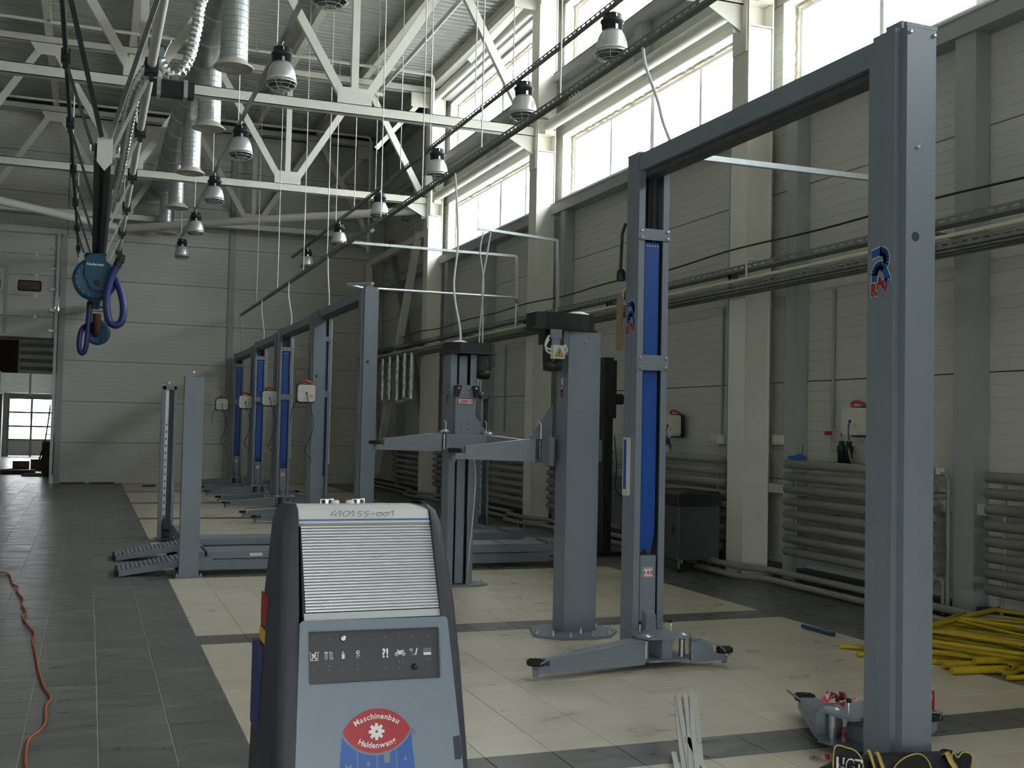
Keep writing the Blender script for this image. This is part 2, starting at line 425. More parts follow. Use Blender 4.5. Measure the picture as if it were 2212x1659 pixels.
# unseen wall behind the camera, its opening added and sized to admit front daylight
t = MB(); FY, GW, GH = -5.0, 2.4, 2.2
t.box(-9.2, .9-GW/2, FY-.2, FY, -.2, ROOF+.2); t.box(.9+GW/2, 8.0, FY-.2, FY, -.2, ROOF+.2); t.box(.9-GW/2, .9+GW/2, FY-.2, FY, GH, ROOF+.2)
tag(t.build('wall_front', 'panel'), kind='structure')
portal(.9, FY-.02, GH/2, GW, GH, (-PI/2, 0, 0))

# ------------------------------------------------------------------ windows of the right wall
wn = 0
def window(o0, o1, z0_, z1_):
    global wn; wn += 1
    W = struct('window_%d' % wn, (WX+.2, (o0+o1)/2, z0_)); off = W.location
    x0 = WX-.02
    r = MB(off)       # white reveal boards lining the opening
    r.box(x0, WX+.28, o1-.02, o1, z0_, z1_); r.box(x0, WX+.28, o0, o0+.02, z0_, z1_)
    r.box(x0, WX+.28, o0+.02, o1-.02, z1_-.02, z1_); r.box(x0, WX+.28, o0+.02, o1-.02, z0_, z0_+.02)
    r.build('reveal_board', 'white', W)
    fm = MB(off); xf = WX+.17          # foam bead between board and frame, uneven
    rng = random.Random(wn)
    def bead(p, q, nrm):
        p = Vector(p); q = Vector(q); n = int((q-p).length/.06); nrm = Vector(nrm)
        fm.tube([p.lerp(q, i/n)+nrm*rng.uniform(-.008, .012)+Vector((rng.uniform(-.012, .004), 0, 0)) for i in range(n+1)], [rng.uniform(.012, .022) for i in range(n+1)], 6)
    a, b, c, d = o0+.035, o1-.035, z0_+.035, z1_-.035
    bead((xf, b, c), (xf, b, d), (0, -1, 0)); bead((xf, a, d), (xf, b, d), (0, 0, -1)); bead((xf, a, c), (xf, a, d), (0, 1, 0))
    fm.build('foam_bead', 'foam', W)
    f = MB(off); x1 = WX+.19; t_ = .055
    a, b, c, d = o0+.05, o1-.05, z0_+.03, z1_-.05
    f.box(x1, x1+.06, a, a+t_, c, d); f.box(x1, x1+.06, b-t_, b, c, d); f.box(x1, x1+.06, a+t_, b-t_, c, c+t_); f.box(x1, x1+.06, a+t_, b-t_, d-t_, d)
    f.build('frame', 'frame', W)
    gl = (b-a-2*t_)/4
    for k in range(1, 4):
        mm = MB(off); y = a+t_+k*gl; h = .06 if k == 2 else .032
        mm.box(x1, x1+.06, y-h, y+h, c+t_, d-t_); mm.build('mullion', 'frame', W)
    for k in range(4):
        p = MB(off); y = a+t_+k*gl; p.box(x1+.028, x1+.034, y, y+gl, c+t_, d-t_); p.build('pane', 'glass', W)
    portal(WX+.40, (o0+o1)/2, (z0_+z1_)/2, z1_-z0_, o1-o0, (0, PI/2, 0))
for o0, o1 in OPEN:
    window(o0, o1, *ZL); window(o0, o1, *ZU)

# girts: sill and head beams, wall posts (bolted steel, one object each)
gn = 2
def girt(y0, y1, z0_, z1_, x0=7.48):
    global gn; gn += 1
    t = MB(); t.box(x0, WX-.005, y0, y1, z0_, z1_-.012); t.box(x0-.01, WX-.005, y0, y1, z1_-.012, z1_)
    tag(t.build('trim_%d' % gn, 'trimgrey'), kind='structure')
for c in COLS+[31.36]:
    a = c-6.67+.18; b = min(c-.18, EY-.1)
    girt(a, b, 5.44, 5.62); girt(a, b, 7.80, 7.96); girt(a, b, 9.30, 9.46)
    for y, wd in ((c-3.335, .13), (c-.62, .10), (c-6.67+.62, .10)):
        if y > EY-.2: continue
        for zz in ((.02, 5.44), (7.06, 7.80), (9.46, 9.84)):
            if zz[0] > .1 and wd < .12: continue
            gn += 1; t = MB(); t.box(7.52, WX-.005, y-wd, y+wd, *zz)
            tag(t.build('trim_%d' % gn, 'trimgrey'), kind='structure')
# plinth behind the floor pipes
t = MB(); t.box(7.56, WX-.004, -8, EY, 0, .16); tag(t.build('baseboard_right', 'darkgrey'), kind='structure')

# ------------------------------------------------------------------ room beyond the gate
t = MB(); t.box(2.0, 2.2, EY+.3, 52, -.2, 6.6); t.box(-9.2, 2.2, EY+.3, 52, 6.4, 6.6); tag(t.build('wall_side_room', 'panel'), kind='structure')
t = MB()
DY = 51.2
t.box(-9.2, -3.2, DY, DY+.2, -.2, 6.2); t.box(.55, 2.0, DY, DY+.2, -.2, 6.2); t.box(-3.2, .55, DY, DY+.2, 2.62, 6.2)
tag(t.build('wall_far_room', 'panel'), kind='structure')
D = struct('door_1', (-1.3, DY, 0)); off = D.location
f = MB(off); xs = [-3.2, -2.30, -1.42, -.45, .55]; zs = [.70, 1.27, 1.86, 2.42]
f.box(-3.2, .55, DY, DY+.06, 2.42, 2.62)
for z in zs[:3]: f.box(-3.2, .55, DY, DY+.06, z-.04, z+.04)
for x in xs: f.box(x-.045, x+.045, DY-.01, DY+.05, 0, 2.42)
f.build('frame', 'trimgrey', D)
f = MB(off); f.box(-3.2, .55, DY+.01, DY+.05, .02, .66); f.build('kick_panel', 'white', D)
for i in range(4):
    for k in range(3):
        f = MB(off); f.box(xs[i]+.045, xs[i+1]-.045, DY+.02, DY+.026, zs[k]+.04, zs[k+1]-.04+(.04 if k == 2 else 0)); f.build('pane', 'glass', D)
portal(-1.3, DY+.3, 1.55, 3.7, 1.75, (PI/2, 0, 0))
t = MB()
for k in range(9):
    z = 3.2+k*.3; t.hexa([(-2.62, 47.0, z), (2.0, 47.0, z), (2.0, 47.1, z), (-2.62, 47.1, z)], [(-2.62, 47.06, z+.15), (2.0, 47.06, z+.15), (2.0, 47.1, z+.15), (-2.62, 47.1, z+.15)])
    t.box(-2.62, 2.0, 47.06, 47.1, z+.15, z+.3)
tag(t.build('trim_90', 'zincl'), kind='structure')
t = MB(); t.box(-4.6, -2.66, 46.9, 47.1, 3.35, 6.1); t.box(-4.6, -2.66, 46.86, 46.9, 3.9, 3.95); tag(t.build('trim_91', 'brown'), kind='structure')
t = MB(); t.box(-3.75, -3.12, 46.2, 46.8, 0, 3.3); tag(t.build('trim_92', 'panel'), kind='structure')

# raised sectional gate of the hall
G = struct('door_2', ((GX0+GX1)/2, EY-.12, 3.7)); off = G.location
for k in range(5):
    p = MB(off); z = 3.70+k*.53; p.box(GX0, GX1-.12, EY-.13, EY-.09, z+.006, z+.524); p.build('panel', 'doorpanel', G, bevel=.004, seg=1)
for x0 in (-1.80, -2.75, -3.9):
    p = MB(off); p.prism(rrect(x0, x0+.55, 4.87, 5.15, .05), (0, EY-.132, 0), (1, 0, 0), (0, 0, 1), .012); p.build('window_frame', 'rubber', G)
    q = MB(off); q.prism(rrect(x0+.035, x0+.515, 4.905, 5.115, .03), (0, EY-.146, 0), (1, 0, 0), (0, 0, 1), .004); q.build('pane', 'brown', G)
p = MB(off); p.box(-2.10, -2.03, EY-.145, EY-.13, 3.78, 5.50); p.box(-3.3, -2.10, EY-.145, EY-.13, 5.43, 5.50); p.build('wicket_frame', 'trimgrey', G)
p = MB(off); p.box(GX0, GX1-.12, EY-.14, EY-.08, 3.62, 3.70); p.build('bottom_seal', 'darkgrey', G)
p = MB(off); p.box(GX1-.11, GX1-.04, EY-.2, EY-.06, 0, 6.4); p.build('track', 'zincd', G)
for k in range(5):
    p = MB(off); z = 3.86+k*.53; p.box(GX1-.24, GX1-.06, EY-.17, EY-.13, z, z+.06); p.lathe([(.03, -.03), (.03, .03)], (GX1-.1, EY-.19, z+.03), (1, 0, 0), 8); p.build('roller_bracket', 'zinc', G)
for k in range(4):
    for x in (-1.42, -2.3, -3.2):
        p = MB(off); z = 4.23+k*.53; p.box(x, x+.08, EY-.145, EY-.13, z-.03, z+.03); p.build('hinge', 'zinc', G)
p = MB(off); p.tube([(GX0, EY-.25, 6.62), (GX1+.5, EY-.25, 6.62)], .03, 8); p.build('shaft', 'zinc', G)
# ------------------------------------------------------------------ steel columns
ORD = ['nearest', 'second', 'third', 'fourth', 'fifth', 'sixth', 'seventh', 'eighth', 'ninth']
def column(y, label):
    t = thing('steel_column', label, 'column', (7.375, y, 0), 'cream columns along the window wall'); o = t.location
    s = MB(o); x0, x1, h = 7.2, 7.55, .175
    s.box(x0, x0+.018, y-h, y+h, 0, 9.55); s.box(x1-.018, x1, y-h, y+h, 0, 9.55); s.box(x0+.018, x1-.018, y-.008, y+.008, 0, 9.55)
    s.build('section', 'cream', t)
    s = MB(o)
    for k in (-1, 1):
        a, b = sorted((y+k*(h-.03), y+k*(h-.018))); s.box(x0+.018, x1-.018, a, b, .02, 6.55); s.box(x0+.018, x1-.018, a, b, 7.15, 9.4)
    s.build('cover_plate', 'cream', t)
    s = MB(o)
    for z in (6.56, 6.86, 7.12):
        for k in (-1, 1):
            a, b = sorted((y+k*.01, y+k*(h-.005))); s.box(x0+.018, x1-.018, a, b, z, z+.015)
    s.build('stiffener', 'cream', t)
    s = MB(o); s.box(x0-.02, x0, y-.15, y+.15, 6.25, 7.12); s.box(x0-.12, x0-.02, y-.008, y+.008, 6.5, 6.8); s.build('bearing_plate', 'cream', t)
    s = MB(o); s.box(x0-.12, x1+.1, y-h-.1, y+h+.1, 0, .03)
    for sx in (x0-.07, x1+.05):
        for k in (-1, 1): s.lathe([(.02, .03), (.02, .07)], (sx, y+k*(h+.05), 0), n=6)
    s.build('base_plate', 'pipegrey', t)
names = ['cream column nearest the camera beside the first lift', 'cream steel column just left of the tall blue-grey lift post in front', 'cream steel column behind the overhead struts, second along the windows', 'cream steel column in the far corner by the end bracing']
for y, nm in zip(COLS, names): column(y, nm)

# ------------------------------------------------------------------ roof trusses
BN = [7.2, 3.95, .6, -2.75]; TN = [5.65, 2.3, -1.05, -4.4]
def truss(y, label):
    t = thing('roof_truss', label, 'truss', (1.8, y, 6.83), 'cream roof trusses'); o = t.location
    c = MB(o); c.ibar((-4.6, y, 6.915), (7.19, y, 6.915), .16, .17, .012); c.box(-4.6, 7.19, y-.08, y-.07, 6.83, 7.0); c.build('bottom_chord', 'cream', t)
    c = MB(o); c.ibar((-4.6, y, 9.52), (7.19, y, 9.52), .16, .16, .012); c.box(-4.6, 7.19, y-.08, y-.07, 9.44, 9.6); c.build('top_chord', 'cream', t)
    def member(p, q, nm, wd=.14, dy=0.):
        s = MB(o); p = Vector(p)+Vector((0, dy, 0)); q = Vector(q)+Vector((0, dy, 0)); s.bar(p+Vector((0, -.045, 0)), q+Vector((0, -.045, 0)), .012, wd, (0, 0, 1) if abs((q-p).normalized().z) < .99 else (1, 0, 0))
        u = (q-p).normalized().cross(Vector((0, 1, 0))); s.bar(p+u*(wd/2-.006)+Vector((0, 0, 0)), q+u*(wd/2-.006), .10, .012, u); s.build(nm, 'cream', t)
    for i, b in enumerate(BN):
        for tx in TN:
            if 1 < abs(b-tx) < 2.2:
                dx = tx-b; a = .12; member((b+dx*a*.9, y, 7.0+2.5*a*.35), (b+dx*.95, y, 9.42), 'diagonal')
        if 0 < i < 3:
            member((b, y, 7.02), (b, y, 9.44), 'post', .12)
            s = MB(o); s.box(b-.29, b+.29, y-.056, y-.040, 6.98, 7.28); s.build('gusset', 'cream', t)
    for tx in TN[:3]:
        s = MB(o); s.prism([(tx-.36, 9.46), (tx-.2, 9.2), (tx+.2, 9.2), (tx+.36, 9.46)], (0, y-.052, 0), (1, 0, 0), (0, 0, 1), .012); s.build('gusset', 'cream', t)
    member((7.1, y, 9.36), (5.95, y, 8.02), 'strut', .10, .03)
    s = MB(o); s.box(6.75, 7.19, y-.06, y-.046, 9.1, 9.6); s.build('end_plate', 'cream', t)
    s = MB(o); s.prism([(6.55, 6.84), (7.19, 6.84), (7.19, 6.5)], (0, y-.04, 0), (1, 0, 0), (0, 0, 1), .012); s.build('knee_plate', 'cream', t)
for k, (y, nm) in enumerate(((11.35, 'roof truss end meeting the column at the top edge of the photo'), (18.02, 'bright cream roof truss crossing in front of the lamps, the nearest full one'),
              (24.69, 'cream roof truss second from the end wall'), (30.2, 'shaded roof truss standing against the end wall'))): truss(y, nm)

# ------------------------------------------------------------------ purlins
pl = ['edge purlin along the window wall under the deck', 'first roof purlin in from the window wall', 'second roof purlin in from the window wall, above the truss posts',
      'third roof purlin in from the window wall', 'fourth roof purlin in from the window wall', 'fifth roof purlin in, above the hose rail', 'sixth roof purlin in from the window wall', 'seventh roof purlin in from the window wall']
for x, nm in zip([7.3, 5.65, 3.95, 2.3, .6, -1.05, -2.75, -4.4], pl):
    s = MB((x, 8, 9.6)); s.ibar((x, -6, 9.725), (x, EY-.05, 9.725), .14 if x < 7 else .2, .25, .014)
    tag(s.build('roof_purlin', 'cream'), nm, 'beam', 'roof purlins')
# round tubes tying the columns together
def tie(x, z, y0, y1, r, nm):
    t = thing('tie_tube', nm, 'tube', (x, (y0+y1)/2, z), 'round tie tubes along the windows'); o = t.location
    s = MB(o); s.tube([(x, y0, z), (x, y1, z)], r, 16); s.build('tube', 'cream', t)
    for y in (y0+.06, y1-.06):
        s = MB(o); s.box(x-.09, x+.09, y-.03, y+.03, z-r-.06, z-r+.01); s.build('saddle', 'cream', t)
for (a, b), nm in zip(((4.9, 11.15), (11.55, 17.8), (18.25, 24.48)), ('nearest', 'middle', 'farthest')):
    tie(7.38, 7.0, a, b, .10, nm+' round tie tube above the lower windows')
for (a, b), nm in zip(((11.55, 17.8), (18.25, 24.48)), ('nearer', 'farther')):
    tie(7.25, 9.28, a, b, .09, nm+' round tie tube under the roof edge above the upper windows')
for (a, b), nm in zip(((11.5, 17.9), (18.15, 24.55)), ('nearer', 'farther')):
    tie(5.95, 9.30, a, b, .045, nm+' slim tube running between trusses under the deck')
# horizontal bracing tubes at chord level and strut at the far corner
def brace(name, p, q, r, nm):
    s = MB(p); s.tube([p, q], r, 12); return tag(s.build(name, 'cream'), nm, 'brace', 'bracing at the end wall')
brace('bracing_tube', (7.0, 24.9, 6.72), (.75, 30.1, 6.62), .10, 'round bracing tube rising right below the chord of the end truss')
brace('bracing_tube', (-5.6, 24.9, 6.72), (.45, 30.1, 6.62), .10, 'round bracing tube coming down from the left edge towards the end truss')
def bb(p, q, nm, m='cream', wd=.16):
    s = MB(p); s.bar(p, q, wd, wd); tag(s.build('wall_brace', m), nm, 'brace', 'bracing at the end wall')
bb((7.28, 24.9, 6.2), (7.28, 30.5, 6.2), 'level strut between the far corner column and the end wall')
bb((7.2, 25.3, 6.3), (7.2, 28.9, .4), 'steep brace leg falling away from the far corner column')
bb((7.2, 30.4, 6.2), (7.2, 29.1, .4), 'steep brace leg leaning from the end wall corner')
bb((7.45, 28.9, 6.6), (7.45, 25.4, 1.9), 'dull grey brace crossing behind the steep brace legs', 'pipegrey', .14)
# heating pipe loops under the deck
def loop(y, nm):
    t = thing('roof_pipe', nm, 'pipe', (4, y, 9.3), 'thin pipes under the deck'); o = t.location
    s = MB(o); s.tube([(-5, y, 9.42), (6.75, y, 9.42)]+arc((6.75, y, 9.32), .10, PI/2, 0, 5, (1, 0, 0), (0, 0, 1))[1:]+[(6.85, y, 6.3)], .035, 8); s.build('pipe', 'cream', t)
    for x in (-3, -1, 1, 3, 5):
        s = MB(o); s.tube([(x, y, 9.44), (x, y, 9.85)], .008, 5); s.box(x-.03, x+.03, y-.045, y+.045, 9.40, 9.465); s.build('clip', 'zinc', t)
loop(23.2, 'thin cream pipe crossing under the deck and dropping by the middle window'); loop(29.0, 'thin grey pipe crossing under the deck by the end wall')
# ------------------------------------------------------------------ two-post lifts with overhead beam
CW, CD = .255, .25
def chan(mb, x, y, z0_, z1_, sgn, lips=True):     # sgn=+1: mouth looks to -y, back to +y
    o = [(.05, 0), (0, 0), (0, .2), (.035, .2), (.035, CD), (CW-.035, CD), (CW-.035, .2), (CW, .2), (CW, 0), (CW-.05, 0),
         (CW-.05, .012), (CW-.012, .012), (CW-.012, .188), (CW-.047, .188), (CW-.047, CD-.012), (.047, CD-.012), (.047, .188), (.012, .188), (.012, .012), (.05, .012)]
    if not lips:
        o = [(.012, .03), (0, .03)]+o[2:8]+[(CW, .03), (CW-.012, .03)]+o[12:18]
    p = [(x+a, y+sgn*b) for a, b in o]
    mb.prism(p, (0, 0, z0_), (1, 0, 0), (0, 1, 0), z1_-z0_)
def rav_logo(x, y, z, s, parent, off, U=(0, -1, 0)):      # decal on a -x face: letters and the swoosh over them
    L_ = MB(off); V = (0, 0, 1)
    o = Vector((x-.0005, y, z))
    def stroke(pl_, w_, mi, lift):
        pts = [Vector((a*s, b*s)) for a, b in pl_]
        for i in range(len(pts)-1):
            d = (pts[i+1]-pts[i]); n = Vector((-d.y, d.x)).normalized()*w_*s/2; e = d.normalized()*w_*s*.10
            q = [pts[i]-n-e, pts[i+1]-n+e, pts[i+1]+n+e, pts[i]+n-e]
            L_.add([o+Vector(U)*a.x+Vector(V)*a.y+Vector((-lift, 0, 0)) for a in q], [(0, 1, 2, 3)], mi=mi)
    top = [(-.42, .95), (.02, 1.02)]+[(.05+.30*math.cos(a), .72+.30*math.sin(a)) for a in [PI*.48-PI*.75*i/7 for i in range(8)]]
    low = [(-.30, -.02), (-.30, .22)]+[(-.02+.28*math.cos(a), .22+.30*math.sin(a)) for a in [PI-PI*.75*i/7 for i in range(8)]]+[(.40, .0), (.42, -.16)]
    for pl_, lf in ((low, .0006), (top, .001)):
        stroke(pl_, .37, 2, lf); stroke(pl_, .30, 0, lf+.0005)
    for ch, a, b, r in (('R', -.42, -.52, .05), ('A', -.12, -.30, .0), ('V', .16, -.46, -.1)):
        g = glyph(ch, .02)
        for mi, sc, lf in ((2, .66, .0022), (1, .58, .0028)):
            c = Vector((1, 0)); cx_ = (g[2]+g[3])/2
            pts = [o+Vector(U)*((a+.13)*s+(p[0]-cx_)*sc*s)+Vector(V)*((b+.2)*s+(p[1]-.35)*sc*s*1.12)+Vector((-lf, 0, 0)) for p in g[0]]
            L_.add(pts, g[1], mi=mi)
    return L_.build('logo_decal', ['decalblue', 'decalred', 'decalwhite'], parent)
def pad(mb, x, y, z, r=.062):
    mb.lathe([(r*.92, 0), (r, .006), (r, .028), (r*.94, .034), (r*.75, .034), (r*.7, .028), (r*.45, .028), (r*.42, .034), (0, .034)], (x, y, z), n=16)
    for k in range(4): mb.bar((x, y, z+.034), (x+r*.9*math.cos(k*PI/2+.4), y+r*.9*math.sin(k*PI/2+.4), z+.034), .012, .006)
def lift_arm(root, off, piv, tip, z, h0, h1, guard=0, w0=.15, w1=.09, hero=True):
    """tapered box arm from pivot to tip with its rubber pad and foot guard"""
    p = Vector((piv[0], piv[1], 0)); q = Vector((tip[0], tip[1], 0)); d = (q-p); ln = d.length; d.normalize(); n = Vector((-d.y, d.x, 0))
    a = p+d*.06; b = q-d*.085
    def ring(c, w_, z0_, z1_): return [c-n*w_/2+Vector((0, 0, z0_)), c+n*w_/2+Vector((0, 0, z0_)), c+n*w_/2+Vector((0, 0, z1_)), c-n*w_/2+Vector((0, 0, z1_))]
    A = MB(off); mid = a.lerp(b, .12)
    secs = [ring(a, w0, z, z+h0), ring(mid, w0, z, z+h0*.97), ring(b, w1, z+.01, z+h1)]
    v = [x for s_ in secs for x in s_]; f = [(0, 1, 2, 3), (11, 10, 9, 8)]
    for i in range(2):
        for k in range(4): f.append((i*4+k, i*4+4+k, i*4+4+(k+1) % 4, i*4+(k+1) % 4))
    A.add(v, f)
    for sg in (-1, 1):      # pressed bead along each side
        A.bar(mid+n*sg*(w0/2)+Vector((0, 0, z+h1*.55)), b+n*sg*(w1/2)+Vector((0, 0, z+h1*.55)), .006, .007)
    arm = A.build('lift_arm', 'lift', root)
    T = MB(off); c = q-d*.05
    T.bar(b+Vector((0, 0, z+.035)), q+Vector((0, 0, z+.035)), w1*.9, .05); T.lathe([(.02, 0), (.02, .05)], q+Vector((0, 0, z-.012)), n=8); T.build('tip', 'lift', arm)
    T = MB(off); pad(T, q.x, q.y, z+.065); T.build('rubber_pad', 'rubber', arm)
    T = MB(off); T.lathe([(.052, 0), (.056, .008), (.056, .018), (.035, .018), (.03, .03)], p+Vector((0, 0, z+h0+.005)), n=12); T.lathe([(.022, z+.02), (.022, z+h0-.015)], p, n=10); T.build('pivot_gear', 'zinc', arm)
    if guard:
        e = n*guard*(w0/2+.04); T = MB(off); zz = z+h0+.01
        T.tube([a+e*.6+Vector((0, 0, zz-.03)), a+d*.05+e+Vector((0, 0, zz)), q-d*.05+e+Vector((0, 0, z+.13)), q+d*.03+e*.2+Vector((0, 0, z+.05))], .006, 6); T.build('foot_guard', 'lift', arm)
    return arm
def carriage(root, off, x, y, sg, hero=True):
    c = MB(off); a, b = sorted((y+sg*.012, y+sg*.15)); c.box(x+.062, x+CW-.062, a, b, .04, .76)
    ca = c.build('carriage', 'lift', root)
    c = MB(off); f = y-sg*.0
    u, v = sorted((y-sg*.055, y+sg*.012)); c.hexa([(x+.075, u, .03), (x+CW-.075, u, .03), (x+CW-.075, v, .03), (x+.075, v, .03)], [(x+.09, u+.0, .33), (x+CW-.09, u, .33), (x+CW-.09, v, .36), (x+.09, v, .36)])
    for z in (.045, .205):
        u, v = sorted((y-sg*.33, y-sg*.03)); c.prism([(x-.05, y-sg*.03), (x-.09, y-sg*.26), (x-.03, y-sg*.34), (x+CW+.03, y-sg*.34), (x+CW+.09, y-sg*.26), (x+CW+.05, y-sg*.03)], (0, 0, z), (1, 0, 0), (0, 1, 0), .016)
    c.box(x+.085, x+CW-.085, *sorted((y-sg*.30, y-sg*.05)), .06, .205); c.build('arm_yoke', 'lift', ca)
    if sg > 0:
        t = MB(off); x0 = x+CW/2
        t.box(x0-.042, x0+.042, y+.0085, y+.0125, .60, .672, 0)
        t.box(x0-.039, x0+.039, y+.0078, y+.0086, .603, .669, 1); t.box(x0-.035, x0+.035, y+.0070, y+.0079, .607, .665, 0)
        put_text(t, 't 4.0', (x0, y+.0068, .622), (1, 0, 0), (0, 0, 1), .040, 1, .0006, .02); t.build('load_plate', ['decalwhite', 'decalred'], ca)
    if hero:
        for k in (0, 1):
            t = MB(off); xx = x-.0+k*CW; t.tube([(xx, y-sg*.12, .22), (xx, y-sg*.12, .28), (xx+.015, y-sg*.12, .29)], .006, 6)
            t.build('lock_pin', 'zinc', ca); t = MB(off); t.lathe([(.012, 0), (.014, .015), (.009, .022)], (xx, y-sg*.12, .28), n=8); t.build('knob', 'rubber', ca)
    return ca
def two_post_lift(x, yb, yn, zt, label, hero, group, armsb, armsn):
    t = thing('two_post_lift', label, 'vehicle lift', (x+CW/2, (yb+yn)/2, 0), group); o = t.location
    # far column, mouth towards the camera
    c = MB(o); chan(c, x, yb, .02, zt-.14, 1); chan(c, x, yb, zt-.14, zt, 1, False); c.box(x+.02, x+CW-.02, yb+.05, yb+CD, zt, zt+.012)
    c.box(x-.0012, x, yb+.096, yb+.100, .05, zt-.15)
    cb = c.build('column', 'lift', t)
    c = MB(o); c.box(x-.03, x+CW+.03, yb-.02, yb+CD+.05, 0, .02); c.build('base_plate', 'lift', cb)
    c = MB(o); c.box(x+.05, x+CW-.05, yb+.17, yb+.20, .8, zt-.03); c.box(x+.085, x+.115, yb+.12, yb+.17, 2.9, zt-.05); c.box(x+.15, x+.17, yb+.14, yb+.17, 2.9, zt-.05); c.build('hydraulic_ram', 'liftd', cb)
    bp_, bz = MB(o), .80
    sp = [(bz, .05), (bz+.12, .035), (bz+.3, .03), (bz+.5, .03), (3.11, .026)]
    w0, w1 = x+.068, x+CW-.068
    for i in range(len(sp)-1):
        (z_, ya), (z2, y2) = sp[i], sp[i+1]
        sh = -.018 if i == 0 else 0
        bp_.hexa([(w0+sh, yb+ya, z_), (w1+sh, yb+ya, z_), (w1+sh, yb+ya+.004, z_), (w0+sh, yb+ya+.004, z_)], [(w0, yb+y2, z2), (w1, yb+y2, z2), (w1, yb+y2+.004, z2), (w0, yb+y2+.004, z2)])
    bp_.build('dust_curtain', 'blue', cb)
    bp_ = MB(o)
    for k in range(5): bp_.lathe([(.007, 0), (.005, .004)], (w0+.014+k*.023, yb+.026, 3.085), (0, -1, 0), 6)
    tag(bp_.build('rivet_row', 'decalwhite', cb))
    for z_, h_ in ((3.165, .085), (2.20, .115)):
        q = MB(o); q.prism(rrect(x-.008, x+CW+.008, z_-h_/2, z_+h_/2, .012, 2), (0, yb-.001, 0), (1, 0, 0), (0, 0, 1), .010); q.build('cross_plate', 'lift', cb)
        for xx in (x+.018, x+CW-.018):
            for zz in (z_-h_*.3, z_+h_*.3):
                q = MB(o); q.lathe([(.012, 0), (.012, .010), (.007, .014)], (xx, yb-.011, zz), (0, -1, 0), 6); q.build('bolt', 'zinc', cb)
    # near column, back towards the camera
    c = MB(o); ym = yn+CD; chan(c, x, ym, .02, zt-.14, -1); chan(c, x, ym, zt-.14, zt, -1, False)
    c.box(x-.0012, x, ym-.104, ym-.100, .05, zt-.15)
    cn = c.build('column', 'lift', t)
    c = MB(o); c.box(x+.03, x+CW-.03, yn-.001, yn+.02, zt-.001, zt+.02); c.box(x+.05, x+CW-.09, yn+.06, yn+.18, zt, zt+.05); c.build('cap_plate', 'lift', cn)
    c = MB(o); c.box(x-.03, x+CW+.03, yn-.05, ym+.02, 0, .02); c.build('base_plate', 'lift', cn)
    for xx, zz in ((x+.052, zt-.03), (x+CW-.052, zt-.03), (x+.105, zt-.62)):
        q = MB(o); q.lathe([(.011, 0), (.011, .010), (.006, .014)], (xx, yn, zz), (0, -1, 0), 6); q.build('bolt', 'zinc', cn)
    q = MB(o); q.lathe([(.024, 0), (.024, .0015)], (x+.095, yn-.0005, zt-1.08), (0, -1, 0), 14); q.build('plug_hole', 'panelblack', cn)
    # beam
    c = MB(o); c.box(x+.012, x+CW-.03, ym-.06, yb+.06, zt-.145, zt-.015); b = c.build('overhead_beam', 'lift', t)
    c = MB(o); c.box(x+.05, x+CW-.09, ym-.02, yb+.06, zt-.19, zt-.145); c.build('hose_channel', 'liftd', b)
    rav_logo(x, yb+.105, 2.50, .145, t, o); rav_logo(x, ym-.100, 2.50, .145, t, o)
    carriage(t, o, x, yb, 1, hero); carriage(t, o, x, ym, -1, hero)
    for (p, q, g_) in armsb: lift_arm(t, o, p, q, .035, .165, .10, g_)
    for (p, q, g_) in armsn: lift_arm(t, o, p, q, .035, .165, .10, g_)
    if hero:
        q = MB(o); q.prism(rrect(1.20, 1.64, -.035, .035, .015), (x-.001, yb+.11, 0), (0, 0, 1), (0, 1, 0), .03); q.build('control_box', 'offwhite', cb)
        q = MB(o); q.box(x-.034, x-.0312, yb+.085, yb+.125, 1.25, 1.62); q.build('blue_sticker', 'decalblue', cb)
        q = MB(o); q.box(x-.06, x-.02, yb+.2, yb+.235, 2.30, 2.70); q.build('protective_board', 'wood', cb)
        q = MB(o); q.lathe([(.03, 0), (.034, .02), (.034, .07), (.02, .09)], (x-.035, yb+.22, 2.83), n=10); q.tube([(x-.03, yb+.24, 2.92), (x-.02, yb+.24, 3.2), (x+.005, yb+.235, 3.28)], .012, 6); q.build('valve', 'black', cb)
    else:
        q = MB(o); q.tube([(x+CW+.012, yb+.03, 1.05), (x+CW+.012, yb+.03, zt-.2)], .007, 6); q.tube([(x+CW+.012, yb+.02, .98), (x+CW+.012, yb+.03, 1.07)], .013, 6); q.build('trim_cord', 'whitecable', cb)
    return t
LX = 3.80
two_post_lift(LX, 7.35, 4.49, 3.79, 'nearest blue-grey two post lift with an overhead beam, standing to the right in front', True, 'two post lifts',
              [((LX-.02, 7.10), (2.86, 6.93), 1), ((LX+CW+.02, 7.10), (4.36, 6.98), -1)],
              [((LX-.0, 4.99), (4.06, 5.60), 1), ((LX+CW+.02, 4.97), (4.50, 5.03), -1)])
for k, (yn, yb, zt, fx, nm) in enumerate(((15.80, 19.2, 3.68, 3.67, 'row lift nearest the camera, behind the grey tester console'), (19.04, 22.44, 3.58, 3.55, 'second lift from the front of the far row'),
                                      (22.98, 26.0, 3.54, 3.55, 'third lift from the front of the far row'), (26.55, 29.95, 3.48, 3.55, 'last lift of the far row beside the end wall'))):
    two_post_lift(fx, yb, yn, zt, 'two post lift, '+nm, False, 'two post lifts',
                  [((fx-.02, yb-.25), (fx-1.05, yb-.50), 1), ((fx+CW+.02, yb-.25), (fx+.95, yb-.55), -1)],
                  [((fx-.02, yn+CD+.25), (fx-1.0, yn+CD+.40), -1), ((fx+CW+.02, yn+CD+.25), (fx+.95, yn+CD+.5), 1)])

